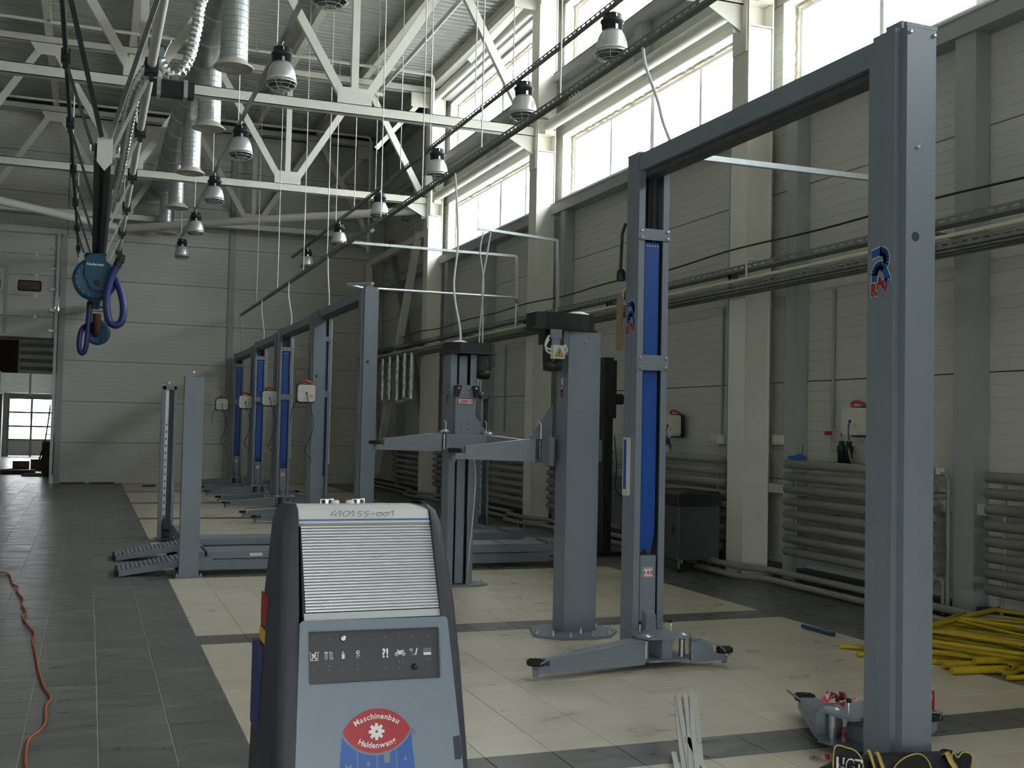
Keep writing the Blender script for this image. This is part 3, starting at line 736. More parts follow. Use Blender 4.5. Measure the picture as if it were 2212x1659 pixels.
# ------------------------------------------------------------------ screw lift (two columns with motor heads), arms raised
def screw_lift():
    xn, yn, yf = 3.69, 8.36, 11.16
    t = thing('screw_lift', 'blue-grey screw lift with black motor heads and arms raised to waist height', 'vehicle lift', (3.8, 9.8, 0)); o = t.location
    w_, d_ = .29, .23
    # near column: back to the camera
    def c_sec(x, y, z1, sg):
        c = MB(o); p = [(0, 0), (w_, 0), (w_, d_), (w_-.07, d_), (w_-.07, d_-.012), (w_-.012, d_-.012), (w_-.012, .012), (.012, .012), (.012, d_-.012), (.07, d_-.012), (.07, d_), (0, d_)]
        c.prism([(x+a, y+sg*b) for a, b in p], (0, 0, .02), (1, 0, 0), (0, 1, 0), z1-.02); return c
    cn = c_sec(xn, yn, 2.50, 1).build('column', 'lift', t)
    q = MB(o); q.box(xn-.045, xn, yn+.005, yn+.05, 2.3, 2.56); q.build('edge_bracket', 'lift', cn)
    q = MB(o)
    oc = [(xn-.27, yn-.02), (xn-.10, yn-.22), (xn+.16, yn-.25), (xn+.33, yn-.21), (xn+.48, yn-.02), (xn+.44, yn+.22), (xn+.2, yn+.40), (xn-.15, yn+.36)]
    q.prism(oc, (0, 0, 0), (1, 0, 0), (0, 1, 0), .022); bpl = q.build('base_plate', 'lift', cn)
    for ax, ay in ((xn-.23, yn+.0), (xn-.14, yn-.12), (xn-.02, yn-.2), (xn+.18, yn-.2), (xn+.35, yn-.14), (xn+.41, yn-.02), (xn+.36, yn+.14), (xn+.13, yn-.06)):
        q = MB(o); q.lathe([(.016, .022), (.016, .036), (.008, .04), (.008, .062)], (ax, ay, 0), n=6); q.build('anchor_bolt', 'zinc', bpl)
    q = MB(o); q.lathe([(.011, 0), (.011, .01), (.006, .014)], (xn+.15, yn, 2.42), (0, -1, 0), 6); q.build('bolt', 'zinc', cn)
    h = MB(o); pl_ = [(xn-.31, yn-.02), (xn-.24, yn-.06), (xn-.05, yn-.06), (xn+.10, yn-.02)]+[(xn+.14+.13*math.cos(a), yn+.11+.13*math.sin(a)) for a in [-PI*.42+PI*.9*i/8 for i in range(9)]]+[(xn-.05, yn+.27), (xn-.31, yn+.2)]
    h.prism(pl_, (0, 0, 2.515), (1, 0, 0), (0, 1, 0), .13); h.prism([(a*1.0+(.02 if a > xn else -.02), b) for a, b in pl_], (0, 0, 2.505), (1, 0, 0), (0, 1, 0), .014)
    hd = h.build('drive_cover', 'black', t, bevel=.008)
    q = MB(o); q.lathe([(.11, 0), (.10, .012), (.05, .028), (0, .032)], (xn+.12, yn+.11, 2.645), n=18); q.build('dome_cap', 'offwhite', hd)
    q = MB(o); q.lathe([(.075, 2.22), (.085, 2.24), (.085, 2.49), (.06, 2.50)], (xn-.13, yn+.03, 0), n=16); q.lathe([(.03, 2.16), (.085, 2.17), (.088, 2.25), (.06, 2.26)], (xn-.13, yn+.03, 0), n=8)
    q.box(xn-.25, xn-.2, yn+.0, yn+.06, 2.38, 2.49); mo = q.build('motor', 'black', t)
    q = MB(o); q.box(xn-.19, xn-.09, yn-.06, yn-.045, 2.43, 2.51); q.box(xn-.175, xn-.105, yn-.055, yn-.04, 2.36, 2.43); q.build('motor_bracket', 'lift', mo)
    q = MB(o); q.prism(rrect(xn-.19, xn-.085, 2.26, 2.37, .008, 2), (0, yn-.06, 0), (1, 0, 0), (0, 0, 1), .06); q.build('terminal_box', 'offwhite', mo)
    q = MB(o); cx_, cz = xn-.137, 2.278; tri = [(cx_-.040, cz), (cx_+.040, cz), (cx_, cz+.075)]; yy = yn-.1205
    def tri_(s_, mi, yy):
        c0, c1 = cx_, cz+.027; q.add([(c0+(a-c0)*s_, yy, c1+(b-c1)*s_) for a, b in tri], [(0, 1, 2)], mi=mi)
    tri_(1.0, 1, yy); tri_(.82, 0, yy-.0006)
    zb = [(cx_+.008, cz+.052), (cx_-.010, cz+.030), (cx_+.004, cz+.032), (cx_-.004, cz+.010)]
    for i in range(3):
        a, b = zb[i], zb[i+1]; q.bar((a[0], yy-.0012, a[1]), (b[0], yy-.0012, b[1]), .0008, .005, (0, 0, 1) if i != 1 else (0, 0, 1), mi=1)
    q.bar((cx_-.010, yy-.0012, cz+.018), (cx_-.004, yy-.0012, cz+.008), .0008, .005, mi=1)
    q.build('warning_sign', ['signyellow', 'panelblack'], mo)
    for k in (0, 1):
        q = MB(o); zz = 2.30+k*.03; q.tube(smooth([(xn-.19, yn-.09, zz), (xn-.235-.01*k, yn-.09, zz+.02), (xn-.24, yn-.08, zz+.07), (xn-.20, yn-.05, zz+.12)], 4), .008, 6); q.build('cable', 'whitecable', mo)
    q = MB(o); q.tube(smooth([(xn-.085, yn-.09, 2.31), (xn-.055, yn-.09, 2.33), (xn-.06, yn-.06, 2.38)], 4), .006, 6); q.build('cable', 'whitecable', mo)
    # near carriage with raised arms
    yc = yn+d_
    q = MB(o); q.box(xn+.03, xn+w_-.03, yc-.1, yc+.06, 1.35, 2.08); q.box(xn-.11, xn+w_+.11, yc+.03, yc+.20, 1.40, 1.60); q.box(xn-.10, xn-.06, yc-.10, yc+.05, 1.38, 1.62)
    q.prism([(xn-.22, 1.60), (xn-.02, 1.60), (xn-.02, 1.90)], (0, yc+.05, 0), (1, 0, 0), (0, 0, 1), .014); ca = q.build('carriage', 'lift', t)
    q = MB(o); q.lathe([(.02, 1.59), (.04, 1.6), (.04, 1.64), (.03, 1.65)], (xn-.16, yc+.1, 0), n=10); q.tube([(xn-.14, yc+.0, 1.6), (xn-.14, yc+.0, 1.73), (xn-.17, yc+.0, 1.76)], .008, 6); q.build('lock_pin', 'zinc', ca)
    q = MB(o); q.bar((xn-.12, yc+.025, 1.50), (xn+.02, yc+.025, 1.50), .004, .02); q.build('pivot_strip', 'brass', ca)
    # far column: mouth to the camera, ram cover in the middle
    xf = 3.565
    cf = c_sec(xf, yf, 2.46, 1)
    cf = MB(o); p = [(.07, 0), (0, 0), (0, d_), (w_, d_), (w_, 0), (w_-.07, 0), (w_-.07, .012), (w_-.012, .012), (w_-.012, d_-.012), (.012, d_-.012), (.012, .012), (.07, .012)]
    cf.prism([(xf+a, yf+b) for a, b in p], (0, 0, .02), (1, 0, 0), (0, 1, 0), 2.44); cfo = cf.build('column', 'lift', t)
    q = MB(o); q.box(xf+.10, xf+.19, yf+.02, yf+.05, .03, 2.44); q.build('screw_cover', 'lift', cfo)
    q = MB(o); q.box(xf+.04, xf+.25, yf+.19, yf+.21, .03, 2.44); q.build('channel_lining', 'liftd', cfo)
    q = MB(o); q.prism([(xf-.05, yf-.08), (xf+.30, yf-.10), (xf+.46, yf-.02), (xf+.46, yf+.16), (xf+.3, yf+.3), (xf-.05, yf+.3)], (0, 0, 0), (1, 0, 0), (0, 1, 0), .022); bpl = q.build('base_plate', 'lift', cfo)
    for ax, ay in ((xf+.36, yf+.0), (xf+.42, yf+.06), (xf+.34, yf+.2)):
        q = MB(o); q.lathe([(.016, .022), (.016, .036), (.008, .04), (.008, .062)], (ax, ay, 0), n=6); q.build('anchor_bolt', 'zinc', bpl)
    h = MB(o); pl_ = [(xf-.03, yf+.08), (xf+.08, yf-.06), (xf+.42, yf-.06), (xf+.46, yf+.0), (xf+.44, yf+.25), (xf-.02, yf+.27)]
    h.prism(pl_, (0, 0, 2.475), (1, 0, 0), (0, 1, 0), .11); h.box(xf-.05, xf+.48, yf-.08, yf+.28, 2.462, 2.476); hd = h.build('drive_cover', 'black', t, bevel=.006)
    q = MB(o); q.lathe([(.09, 0), (.08, .012), (.04, .026), (0, .03)], (xf+.12, yf+.1, 2.585), n=16); q.build('dome_cap', 'offwhite', hd)
    q = MB(o); mx, my = xf+.37, yf+.02; q.lathe([(.06, 2.455), (.075, 2.44), (.075, 2.29)], (mx, my, 0), n=16)
    for k in range(16): a = k*PI/8; q.bar((mx+.076*math.cos(a), my+.076*math.sin(a), 2.29), (mx+.076*math.cos(a), my+.076*math.sin(a), 2.44), .006, .014, (math.cos(a), math.sin(a), 0))
    q.box(mx+.07, mx+.12, my-.03, my+.05, 2.36, 2.445); mo = q.build('motor', 'darkgrey', t)
    q = MB(o); q.lathe([(.05, 2.20), (.078, 2.22), (.084, 2.29), (.07, 2.295)], (mx, my, 0), n=12); q.build('fan_cowl', 'black', mo)
    # far carriage with load plate
    q = MB(o); x0, x1 = xf+.035, xf+w_-.035
    q.prism([(x0+.0, 1.60), (x1, 1.60), (x1, 2.0), (x1-.02, 2.03), (x1-.02, 2.13), (x0+.02, 2.13), (x0+.02, 2.03), (x0, 2.0)], (0, yf-.06, 0), (1, 0, 0), (0, 0, 1), .018)
    q.box(x0+.01, x1-.01, yf-.06, yf+.13, 1.4, 2.1); q.box(xf-.10, xf+w_+.10, yf-.22, yf-.04, 1.43, 1.61)
    q.prism([(x1, 1.60), (x1+.16, 1.60), (x1, 1.82)], (0, yf-.06, 0), (1, 0, 0), (0, 0, 1), .014); ca2 = q.build('carriage', 'lift', t)
    q = MB(o); lx, lz = (x0+x1)/2, 1.955
    q.box(lx-.085, lx+.085, yf-.0815, yf-.078, lz-.03, lz+.03, 1); q.box(lx-.078, lx+.078, yf-.0825, yf-.0812, lz-.024, lz+.024, 0)
    put_text(q, '5000', (lx-.018, yf-.0827, lz-.017), (1, 0, 0), (0, 0, 1), .048, 1, .0006, .03); put_text(q, 'kg', (lx+.055, yf-.0827, lz-.004), (1, 0, 0), (0, 0, 1), .030, 1, .0006, .03)
    q.build('load_plate', ['decalwhite', 'decalred'], ca2)
    for k in (0, 1):
        q = MB(o); xx = x0+.012 if k == 0 else x1-.012; s_ = 1 if k else -1
        q.prism([(xx-.035, 2.12), (xx+.035, 2.12), (xx+.035*(1 if s_ > 0 else .2), 2.0), (xx-.035*(.2 if s_ > 0 else 1), 2.0)], (0, yf-.085, 0), (1, 0, 0), (0, 0, 1), .05); q.build('slide_block', 'black', ca2)
        q = MB(o); q.lathe([(.014, 0), (.014, .01), (.006, .016)], (xx, yf-.136, 2.09), (0, -1, 0), 8); q.build('bolt', 'zinc', ca2)
    for ax, az in ((-.035, 2.09), (.035, 2.09), (-.035, 2.05), (.035, 2.05)):
        q = MB(o); q.lathe([(.008, 0), (.008, .006)], (lx+ax, yf-.078, az), (0, -1, 0), 6); q.build('bolt', 'zinc', ca2)
    for ax in (-.045, .04):
        for az in (1.66, 1.72):
            q = MB(o); q.lathe([(.007, 0), (.007, .001)], (lx+ax, yf-.0785, az), (0, -1, 0), 8); q.build('hole', 'panelblack', ca2)
    for k in (0, 1):
        q = MB(o); xx = xf-.08+k*(w_+.16); q.tube([(xx, yf-.12, 1.6), (xx, yf-.12, 1.73), (xx-.02, yf-.12, 1.75)], .007, 6); q.lathe([(.02, 1.6), (.035, 1.61), (.035, 1.64)], (xx, yf-.1, 0), n=10); q.build('lock_pin', 'zinc', ca2)
    z = 1.41
    lift_arm(t, o, (xn-.10, yc+.10), (2.86, 8.80), z, .19, .12, 0, .14, .10); lift_arm(t, o, (xn+w_+.10, yc+.10), (4.38, 9.25), z, .19, .12, 0, .14, .10)
    lift_arm(t, o, (xf-.10, yf-.14), (2.70, 10.92), z+.02, .19, .12, 0, .14, .10); lift_arm(t, o, (xf+w_+.10, yf-.14), (4.3, 10.2), z+.02, .17, .12, 0, .14, .10)
    q = MB(o); q.tube(smooth([(xf+.24, yf-.05, 1.45), (xf+.28, yf-.06, 1.2), (xf+.275, yf-.06, .9), (xf+.23, yf-.05, .3), (xf+.22, yf-.03, .03)], 5), .013, 6); q.build('hydraulic_hose', 'zincd', t)
    rv = rav_logo(xn, yn+.12, 1.98, .07, t, o); rav_logo(xf, yf+.1, 1.95, .07, t, o)
    q = MB(o); q.box(xn-.002, xn, yn+.10, yn+.14, 2.02, 2.12); q.build('sticker', 'tape_w', cn)
    return t
screw_lift()

# ------------------------------------------------------------------ four-post lift, lowered
def four_post():
    t = thing('four_post_lift', 'low four post lift with grey runways and ribbed ramps, behind the console', 'vehicle lift', (3.4, 14.3, 0)); o = t.location
    xl, xr, y0, y1, H_ = .955, 5.63, 12.42, 16.4, 2.17
    def post(x, y, mouth):
        c = MB(o); w_ = .205; d_ = .14
        if mouth: p = [(.05, 0), (0, 0), (0, d_), (w_, d_), (w_, 0), (w_-.04, 0), (w_-.04, .01), (w_-.01, .01), (w_-.01, d_-.01), (.01, d_-.01), (.01, .01), (.05, .01)]
        else: p = [(0, 0), (w_, 0), (w_, d_), (w_-.04, d_), (w_-.04, d_-.01), (w_-.01, d_-.01), (w_-.01, .01), (.01, .01), (.01, d_-.01), (.04, d_-.01), (.04, d_), (0, d_)]
        c.prism([(x+a, y+b) for a, b in p], (0, 0, .015), (1, 0, 0), (0, 1, 0), H_-.015)
        c.box(x, x+w_, y, y+d_, H_-.002, H_)
        if mouth: c.box(x+.01, x+w_-.01, y, y+.01, H_-.05, H_)
        po = c.build('post', 'lift', t)
        q = MB(o); q.box(x-.035, x+w_+.04, y-.03, y+d_+.03, 0, .015); bp_ = q.build('base_plate', 'lift', po)
        for ax in (x-.02, x+w_+.025): q = MB(o); q.lathe([(.01, .015), (.01, .04)], (ax, y-.012, 0), n=6); q.build('anchor_bolt', 'zinc', bp_)
        q = MB(o); q.lathe([(.011, 0), (.011, .03), (.018, .03), (.018, .05), (.008, .06)], (x+.09, y+.06, H_), n=8); q.build('tension_bolt', 'zincl', po)
        if mouth:
            q = MB(o); xx = x+.075; zs = [.32+.1*i for i in range(14)]
            q.box(xx-.022, xx-.010, y+.03, y+.04, .2, H_-.05); q.box(xx+.010, xx+.022, y+.03, y+.04, .2, H_-.05)
            z_ = .2
            for zz in zs+[H_+.0]:
                q.box(xx-.010, xx+.010, y+.03, y+.04, z_, min(zz-.018, H_-.05)); z_ = zz+.018
            q.build('safety_ladder', 'zincl', po)
            q = MB(o); q.box(x+.06, x+w_-.03, y-.02, y+.05, .13, .30); q.build('slide_housing', 'darkgrey', po, bevel=.02)
    post(xl, y0, False); post(xl, y1, True); post(xr, y1-.2, True); post(xr, y0, False)
    for x in (xl+.20, xr-.12):
        q = MB(o); q.box(x, x+.16, y0+.1, y1, .06, .20); q.build('cross_beam', 'lift', t)
    for ya, nm in ((12.60, 0), (13.98, 1)):
        q = MB(o); q.box(1.18, 5.35, ya, ya+.5, .05, .165); q.box(1.18, 5.35, ya-.015, ya+.515, .175, .25); r = q.build('runway', 'lift', t)
        q = MB(o); q.box(5.1, 5.62, ya+.02, ya+.48, .12, .19); q.box(5.35, 5.60, ya+.05, ya+.45, .19, .30); q.tube([(5.60, ya+.1, .30), (5.60, ya+.1, .38), (5.60, ya+.32, .38), (5.60, ya+.32, .30)], .012, 6); q.build('wheel_stop', 'lift', r)
        q = MB(o); q.box(4.2, 4.75, ya-.005, ya+.505, .25, .272); q.box(4.77, 5.3, ya-.005, ya+.505, .25, .272); q.build('turn_plate', 'lift', r)
        q = MB(o); q.box(1.235, 1.26, ya-.02, ya+.52, .17, .255); q.build('edge_band', 'rubber', r)
        x0, x1 = .33, 1.16
        q = MB(o); q.hexa([(x0, ya, .0), (x1, ya, .12), (x1, ya+.5, .12), (x0, ya+.5, .0)], [(x0, ya, .055), (x1, ya, .205), (x1, ya+.5, .205), (x0, ya+.5, .055)])
        for k in range(18):
            f = (k+.5)/18; x = x0+(x1-x0)*f; z = .055+.15*f; q.bar((x, ya+.01, z+.004), (x, ya+.49, z+.004), .018, .012)
        ra = q.build('ramp', 'lift', r)
        q = MB(o); q.box(x0-.012, x0+.02, ya-.005, ya+.505, -.0+.002, .06); q.build('ramp_lip', 'rubber', ra)
        q = MB(o); q.lathe([(.06, -.02), (.06, .02)], (x1-.16, ya+.25, .062), (0, 1, 0), 12); q.build('ramp_roller', 'rubber', ra)
    q = MB(o); q.box(1.72, 1.86, 12.5835, 12.586, .195, .23); q.build('sticker', 'decalwhite', t)
    q = MB(o); q.box(4.02, 4.18, 12.62, 13.08, .25, .28); q.build('film_sheet', 'foil', t)
four_post()
# ------------------------------------------------------------------ high-bay lamps
def lamp_proto():
    t = thing('high_bay_lamp', '', 'lamp', (0, 0, 6.0), 'high bay lamps on two rails')
    q = MB(); q.lathe([(.07, .0), (.098, -.008), (.102, -.065), (.122, -.072), (.124, -.092), (.112, -.098), (.108, -.165), (.085, -.175)], n=24); q.build('gear_housing', 'lampblack', t)
    q = MB(); q.box(-.008, .008, -.108, -.098, -.055, -.02); q.box(-.014, .014, -.114, -.105, -.185, -.135); q.build('clip', 'zinc', t)
    q = MB(); pr = [(.07, -.165), (.096, -.178), (.120, -.205), (.140, -.245), (.157, -.30), (.168, -.36), (.173, -.405)]
    q.lathe(pr+[(r-.004, z) for r, z in pr[::-1]], n=28); q.build('reflector', 'reflector', t)
    q = MB(); q.lathe([(.172, -.403), (.177, -.408), (.177, -.418), (.166, -.420), (.166, -.406)], n=28); q.build('rim', 'alu', t)
    q = MB(); q.lathe([(.166, -.412), (.160, -.440), (.12, -.470), (.06, -.486), (0, -.49)], n=24); q.build('lens', 'lens', t)
    q = MB()
    for r, z in ((.165, -.448), (.12, -.485), (.065, -.503)): q.tube([(r*math.cos(a), r*math.sin(a), z) for a in [2*PI*i/20 for i in range(20)]], .0028, 4, closed=True)
    for k in range(6):
        a = k*PI/3; q.tube([(r*math.cos(a), r*math.sin(a), z) for r, z in ((.174, -.41), (.165, -.448), (.12, -.485), (.065, -.503), (.02, -.506))], .0028, 4)
    q.build('wire_guard', 'wire', t)
    q = MB(); q.lathe([(.025, -.17), (.04, -.22), (.045, -.30), (.02, -.34)], n=12); q.build('bulb', 'offwhite', t)
    q = MB(); q.tube([(0, 0, -.005), (0, 0, .05), (.012, 0, .07), (0, 0, .09), (-.012, 0, .075)], .005, 5); q.build('hook', 'zinc', t)
    return t
lp = lamp_proto(); first = True
rows = [(1.93, 6.0, [9.95, 12.69, 16.35, 20.0, 23.66, 27.3], 'left'), (4.93, 6.0, [10.22, 12.71, 16.38, 20.03, 23.6, 27.4], 'right')]
for x, z, ys, side in rows:
    for i, y in enumerate(ys):
        nm = 'silver bell lamp with black top, %s from the camera in the %s hanging row' % (ORD[i], side)
        if first: lp.location = (x, y, z); lp['label'] = nm; first = False
        else: dup(lp, (x, y, z), nm)

# ------------------------------------------------------------------ perforated rails and cable channels
def perf(mb, p, q, w_, h_, pitch, th=.002, up=(0, 0, 1)):
    """U channel, open side up, with slots through both flanges and the floor left plain"""
    p = Vector(p); q = Vector(q); d = (q-p); n = int(d.length/pitch); d.normalize(); u = Vector(up); r = d.cross(u).normalized(); u = r.cross(d)
    mb.bar(p-u*h_/2, q-u*h_/2, w_, th, up)
    for s in (-1, 1):
        o = r*(s*w_/2)
        mb.bar(p+o-u*h_*.32, q+o-u*h_*.32, th, h_*.36, up); mb.bar(p+o+u*h_*.32, q+o+u*h_*.32, th, h_*.36, up)
        for k in range(n+1):
            c = p+d*min(k*pitch, (q-p).length-pitch*.2)+o; mb.bar(c, c+d*pitch*.38, th, h_*.30, up)
def hangers(t, o, x, z, ys, top=9.84):
    for y in ys:
        q = MB(o); q.tube([(x, y, z-.03), (x, y, top)], .008, 5); q.lathe([(.012, -.04), (.012, -.01)], (x, y, z), n=6); q.lathe([(.010, 0), (.010, .04)], (x, y, z+1.1+(y*.37) % .7), n=6); q.build('hanger_rod', 'wire', t)
def rail(x, z, y0, y1, w_, h_, pitch, m, nm, ys):
    t = thing('cable_rail', nm, 'rail', (x, (y0+y1)/2, z), 'hanging cable rails'); o = t.location
    q = MB(o); perf(q, (x, y0, z), (x, y1, z), w_, h_, pitch); q.build('channel', m, t)
    q = MB(o); q.tube([(x-.01, y0, z-h_*.2), (x-.01, y1, z-h_*.2)], .012, 5); q.build('cable', 'black', t)
    hangers(t, o, x, z+h_/2, ys); return t, o
rail(1.93, 6.10, 5, 29.3, .05, .04, .12, 'zincd', 'hanging cable rail carrying the left row of lamps', [9.4, 13.1, 16.75, 20.4, 24.05, 27.7])
rail(4.93, 6.10, 7.2, 29.6, .05, .055, .12, 'tray', 'hanging cable rail carrying the right row of lamps', [10.1, 13.1, 14.6, 16.8, 18.6, 20.4, 22.2, 24.0, 27.8])
rl, ro = rail(3.70, 4.53, 4.8, 30.2, .055, .055, .10, 'tray', 'lowest perforated cable rail running above the lift beams', [8.67, 10.72, 12.9, 14.96, 18.66, 20.91, 24.0, 27.2])
q = MB(ro); q.box(3.66, 3.74, 12.62, 12.70, 4.56, 4.68); q.build('junction_box', 'offwhite', rl)
for yy in (8.3, 12.2, 15.4):
    q = MB(ro)
    for k in range(3): q.tube(smooth([(3.70, yy+k*.06, 4.50), (3.725, yy+.02+k*.06, 4.465), (3.71, yy+.04+k*.06, 4.455), (3.69, yy+.03+k*.06, 4.49)], 3), .005, 5)
    q.build('cable_loops', 'whitecable', rl)
def drop(pts, nm, r=.012, m='whitecable'):
    P_ = smooth(pts, 6); q = MB(P_[-1]); q.tube(P_, r, 6); tag(q.build('drop_cable', m), nm, 'cable', 'cables dropping from the rail')
drop([(3.70, 7.15, 4.50), (3.72, 7.13, 4.35), (3.80, 7.10, 4.12), (3.84, 7.08, 3.95), (3.90, 7.05, 3.775)], 'white cable dropping from the rail onto the nearest lift beam')
drop([(3.70, 11.6, 4.50), (3.71, 11.55, 4.2), (3.72, 11.5, 3.7), (3.66, 11.42, 3.2), (3.70, 11.3, 2.75), (3.70, 11.27, 2.60)], 'long wavy white cable dropping from the rail to the far screw lift head', .013)
drop([(3.66, 18.4, 4.50), (3.67, 18.4, 4.2), (3.70, 18.4, 3.8), (3.70, 18.4, 3.63)], 'white cable dropping to the first lift beam of the far row', .014)
drop([(3.63, 22.1, 4.50), (3.63, 22.1, 4.2), (3.70, 22.1, 3.8), (3.69, 22.1, 3.57)], 'white cable dropping to the second lift beam of the far row', .014)
drop([(3.62, 25.7, 4.50), (3.62, 25.7, 4.2), (3.68, 25.7, 3.8), (3.68, 25.7, 3.53)], 'pale cable dropping to the third lift beam of the far row', .012)
drop([(3.62, 29.6, 4.50), (3.62, 29.6, 4.2), (3.68, 29.6, 3.7), (3.68, 29.6, 3.47)], 'thin cable dropping to the last lift beam of the far row', .010, 'zincd')
drop([(5.62, 16.1, 4.72), (5.58, 16.12, 4.4), (5.66, 16.15, 3.9), (5.63, 16.2, 3.2), (5.66, 16.3, 2.24)], 'white cable hanging from the strut end to the four post lift, left of its pair', .013)
drop([(5.74, 16.1, 4.72), (5.70, 16.12, 4.4), (5.64, 16.15, 3.9), (5.68, 16.2, 3.2), (5.70, 16.3, 2.24)], 'white cable hanging from the strut end to the four post lift, right of its pair', .013)
# struts from the window wall out to the lifts
def strut(p, q_, zb, nm, m='zincl', w_=.045):
    t = thing('wall_strut', nm, 'strut', q_, 'zinc struts from the wall'); o = t.location
    s = MB(o); perf(s, p, q_, w_, .04, .09); s.build('arm', m, t)
    if zb:
        s = MB(o); perf(s, (q_[0], q_[1], q_[2]), (q_[0]+.03, q_[1]-.02, zb), w_, .04, .09, up=(0, 1, 0)); s.build('leg', m, t)
    return t
strut((3.99, 18.25, 4.74), (7.0, 18.25, 4.73), 3.5, 'perforated zinc strut reaching from the wall to the far row, with a straight drop leg')
strut((5.56, 16.2, 4.78), (7.0, 16.42, 4.74), 3.5, 'upper perforated zinc strut with two cables hanging from its free end')
strut((4.08, 7.12, 3.73), (6.25, 7.18, 3.75), 0, 'slim zinc strut passing behind the tall front post under the lift beam')
t = thing('air_pipe', 'round zinc air pipe from the far row to the wall with elbow', 'pipe', (7.0, 18.2, 3.4)); o = t.location
s = MB(o); s.tube([(3.72, 15.4, 3.70), (3.9, 17.9, 3.98), (4.2, 18.2, 3.98), (6.95, 18.2, 3.98)]+arc((6.95, 18.2, 3.93), .05, PI/2, 0, 4, (1, 0, 0), (0, 0, 1))[1:]+[(7.0, 18.2, 3.45)], .022, 8); s.build('pipe', 'zincl', t)
s = MB(o); s.lathe([(.032, -.05), (.032, .03)], (7.0, 18.2, 3.93), n=8); s.build('elbow', 'brass', t)

# ------------------------------------------------------------------ ventilation: main duct and drops with round diffusers
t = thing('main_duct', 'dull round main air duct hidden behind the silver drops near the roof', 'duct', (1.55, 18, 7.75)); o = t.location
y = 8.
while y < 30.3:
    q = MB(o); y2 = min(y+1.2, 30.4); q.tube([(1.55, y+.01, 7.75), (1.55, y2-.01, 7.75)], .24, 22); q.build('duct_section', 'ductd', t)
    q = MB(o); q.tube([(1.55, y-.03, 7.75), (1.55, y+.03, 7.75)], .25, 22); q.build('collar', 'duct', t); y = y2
for i, (y, zf) in enumerate(zip((15.5, 18.9, 22.45, 26.2, 29.8), (6.57, 6.56, 6.55, 6.53, 6.50))):
    t = thing('air_drop', '%s silver spiral air duct drop with a round diffuser, counted from the camera' % ORD[i].replace('nearest', 'first'), 'duct', (1.70, y, zf), 'silver air drops'); o = t.location
    q = MB(o); 
    for k in range(10):
        z_ = zf+.06+k*.09; pr_ = [(.186, z_), (.186, z_+.074), (.193, z_+.078), (.193, z_+.088), (.186, z_+.0901)]; q.lathe([(r_, zz-z_) for r_, zz in pr_], (1.70, y, z_), n=28, smooth=False); q.tube([(1.70, y, zf+.96), (1.66, y, zf+1.05), (1.58, y, zf+1.15)], .187, 26)
    q.build('spiral_tube', 'duct', t)
    q = MB(o); q.lathe([(.19, .10), (.20, .07), (.255, .03), (.275, .0), (.268, -.006), (.24, .004)], (1.70, y, zf), n=30); q.build('flange', 'diffuser', t)
    for k in range(4):
        q = MB(o); r = .235-k*.055; q.lathe([(r, .016), (r-.02, -.004), (r-.026, -.002), (r-.014, .03)], (1.70, y, zf), n=26); q.build('diffuser_ring', 'diffuser', t)
    q = MB(o); q.lathe([(.186, .05), (0, .05)], (1.70, y, zf), n=20); q.build('damper', 'ductd', t)
def flex(pts, r, nm, m='foil', k=14, cat='duct'):
    P_ = smooth(pts, k); out = []; L_ = [0]
    for i in range(1, len(P_)): L_.append(L_[-1]+(P_[i]-P_[i-1]).length)
    n = int(L_[-1]/(r*.30)); j = 0
    for i in range(n+1):
        s_ = L_[-1]*i/n
        while j < len(L_)-2 and L_[j+1] < s_: j += 1
        f = (s_-L_[j])/max(L_[j+1]-L_[j], 1e-6); out.append(P_[j].lerp(P_[j+1], f))
    q = MB(P_[-1]); q.tube(out, [r*(1.0, 1.0, .80)[i % 3] for i in range(len(out))], 14)
    return tag(q.build('flexible_duct', m), nm, cat)
flex([(1.52, 14, 7.6), (1.15, 14, 6.95), (1.077, 14, 6.54), (1.0, 14, 6.15), (.87, 14, 5.93), (.74, 14, 5.96), (.655, 14, 6.09)], .072, 'silver flexible hose hooking down beside the biggest air drop')
flex([(.55, 14.0, 6.0), (.40, 14.3, 5.75), (.33, 14.9, 5.45), (.26, 15.8, 5.05), (.16, 16.9, 4.72)], .080, 'silver flexible hose slanting down along the struts onto the hose rail')
t = thing('damper_box', 'dark box with steel straps fixed to the truss chord by the silver hose', 'box', (1.04, 17.85, 6.85)); o = t.location
q = MB(o); q.box(.72, 1.36, 17.72, 17.93, 6.72, 6.95); q.build('housing', 'black', t)
q = MB(o); q.box(.80, .86, 17.70, 17.95, 6.70, 6.97); q.box(1.2, 1.26, 17.70, 17.95, 6.70, 6.97); q.build('strap', 'zinc', t)
t = thing('throttle_valve', 'small grey valve with a bent wire at the mouth of the hooked silver hose', 'valve', (.655, 14, 6.1)); o = t.location
q = MB(o); q.box(.62, .70, 13.95, 14.05, 6.10, 6.22); q.build('body', 'lift', t)
q = MB(o); q.tube(smooth([(.70, 14, 6.12), (.74, 14, 6.24), (.78, 14, 6.34), (.72, 14, 6.40), (.66, 14, 6.36)], 4), .007, 5); q.build('wire', 'zinc', t)

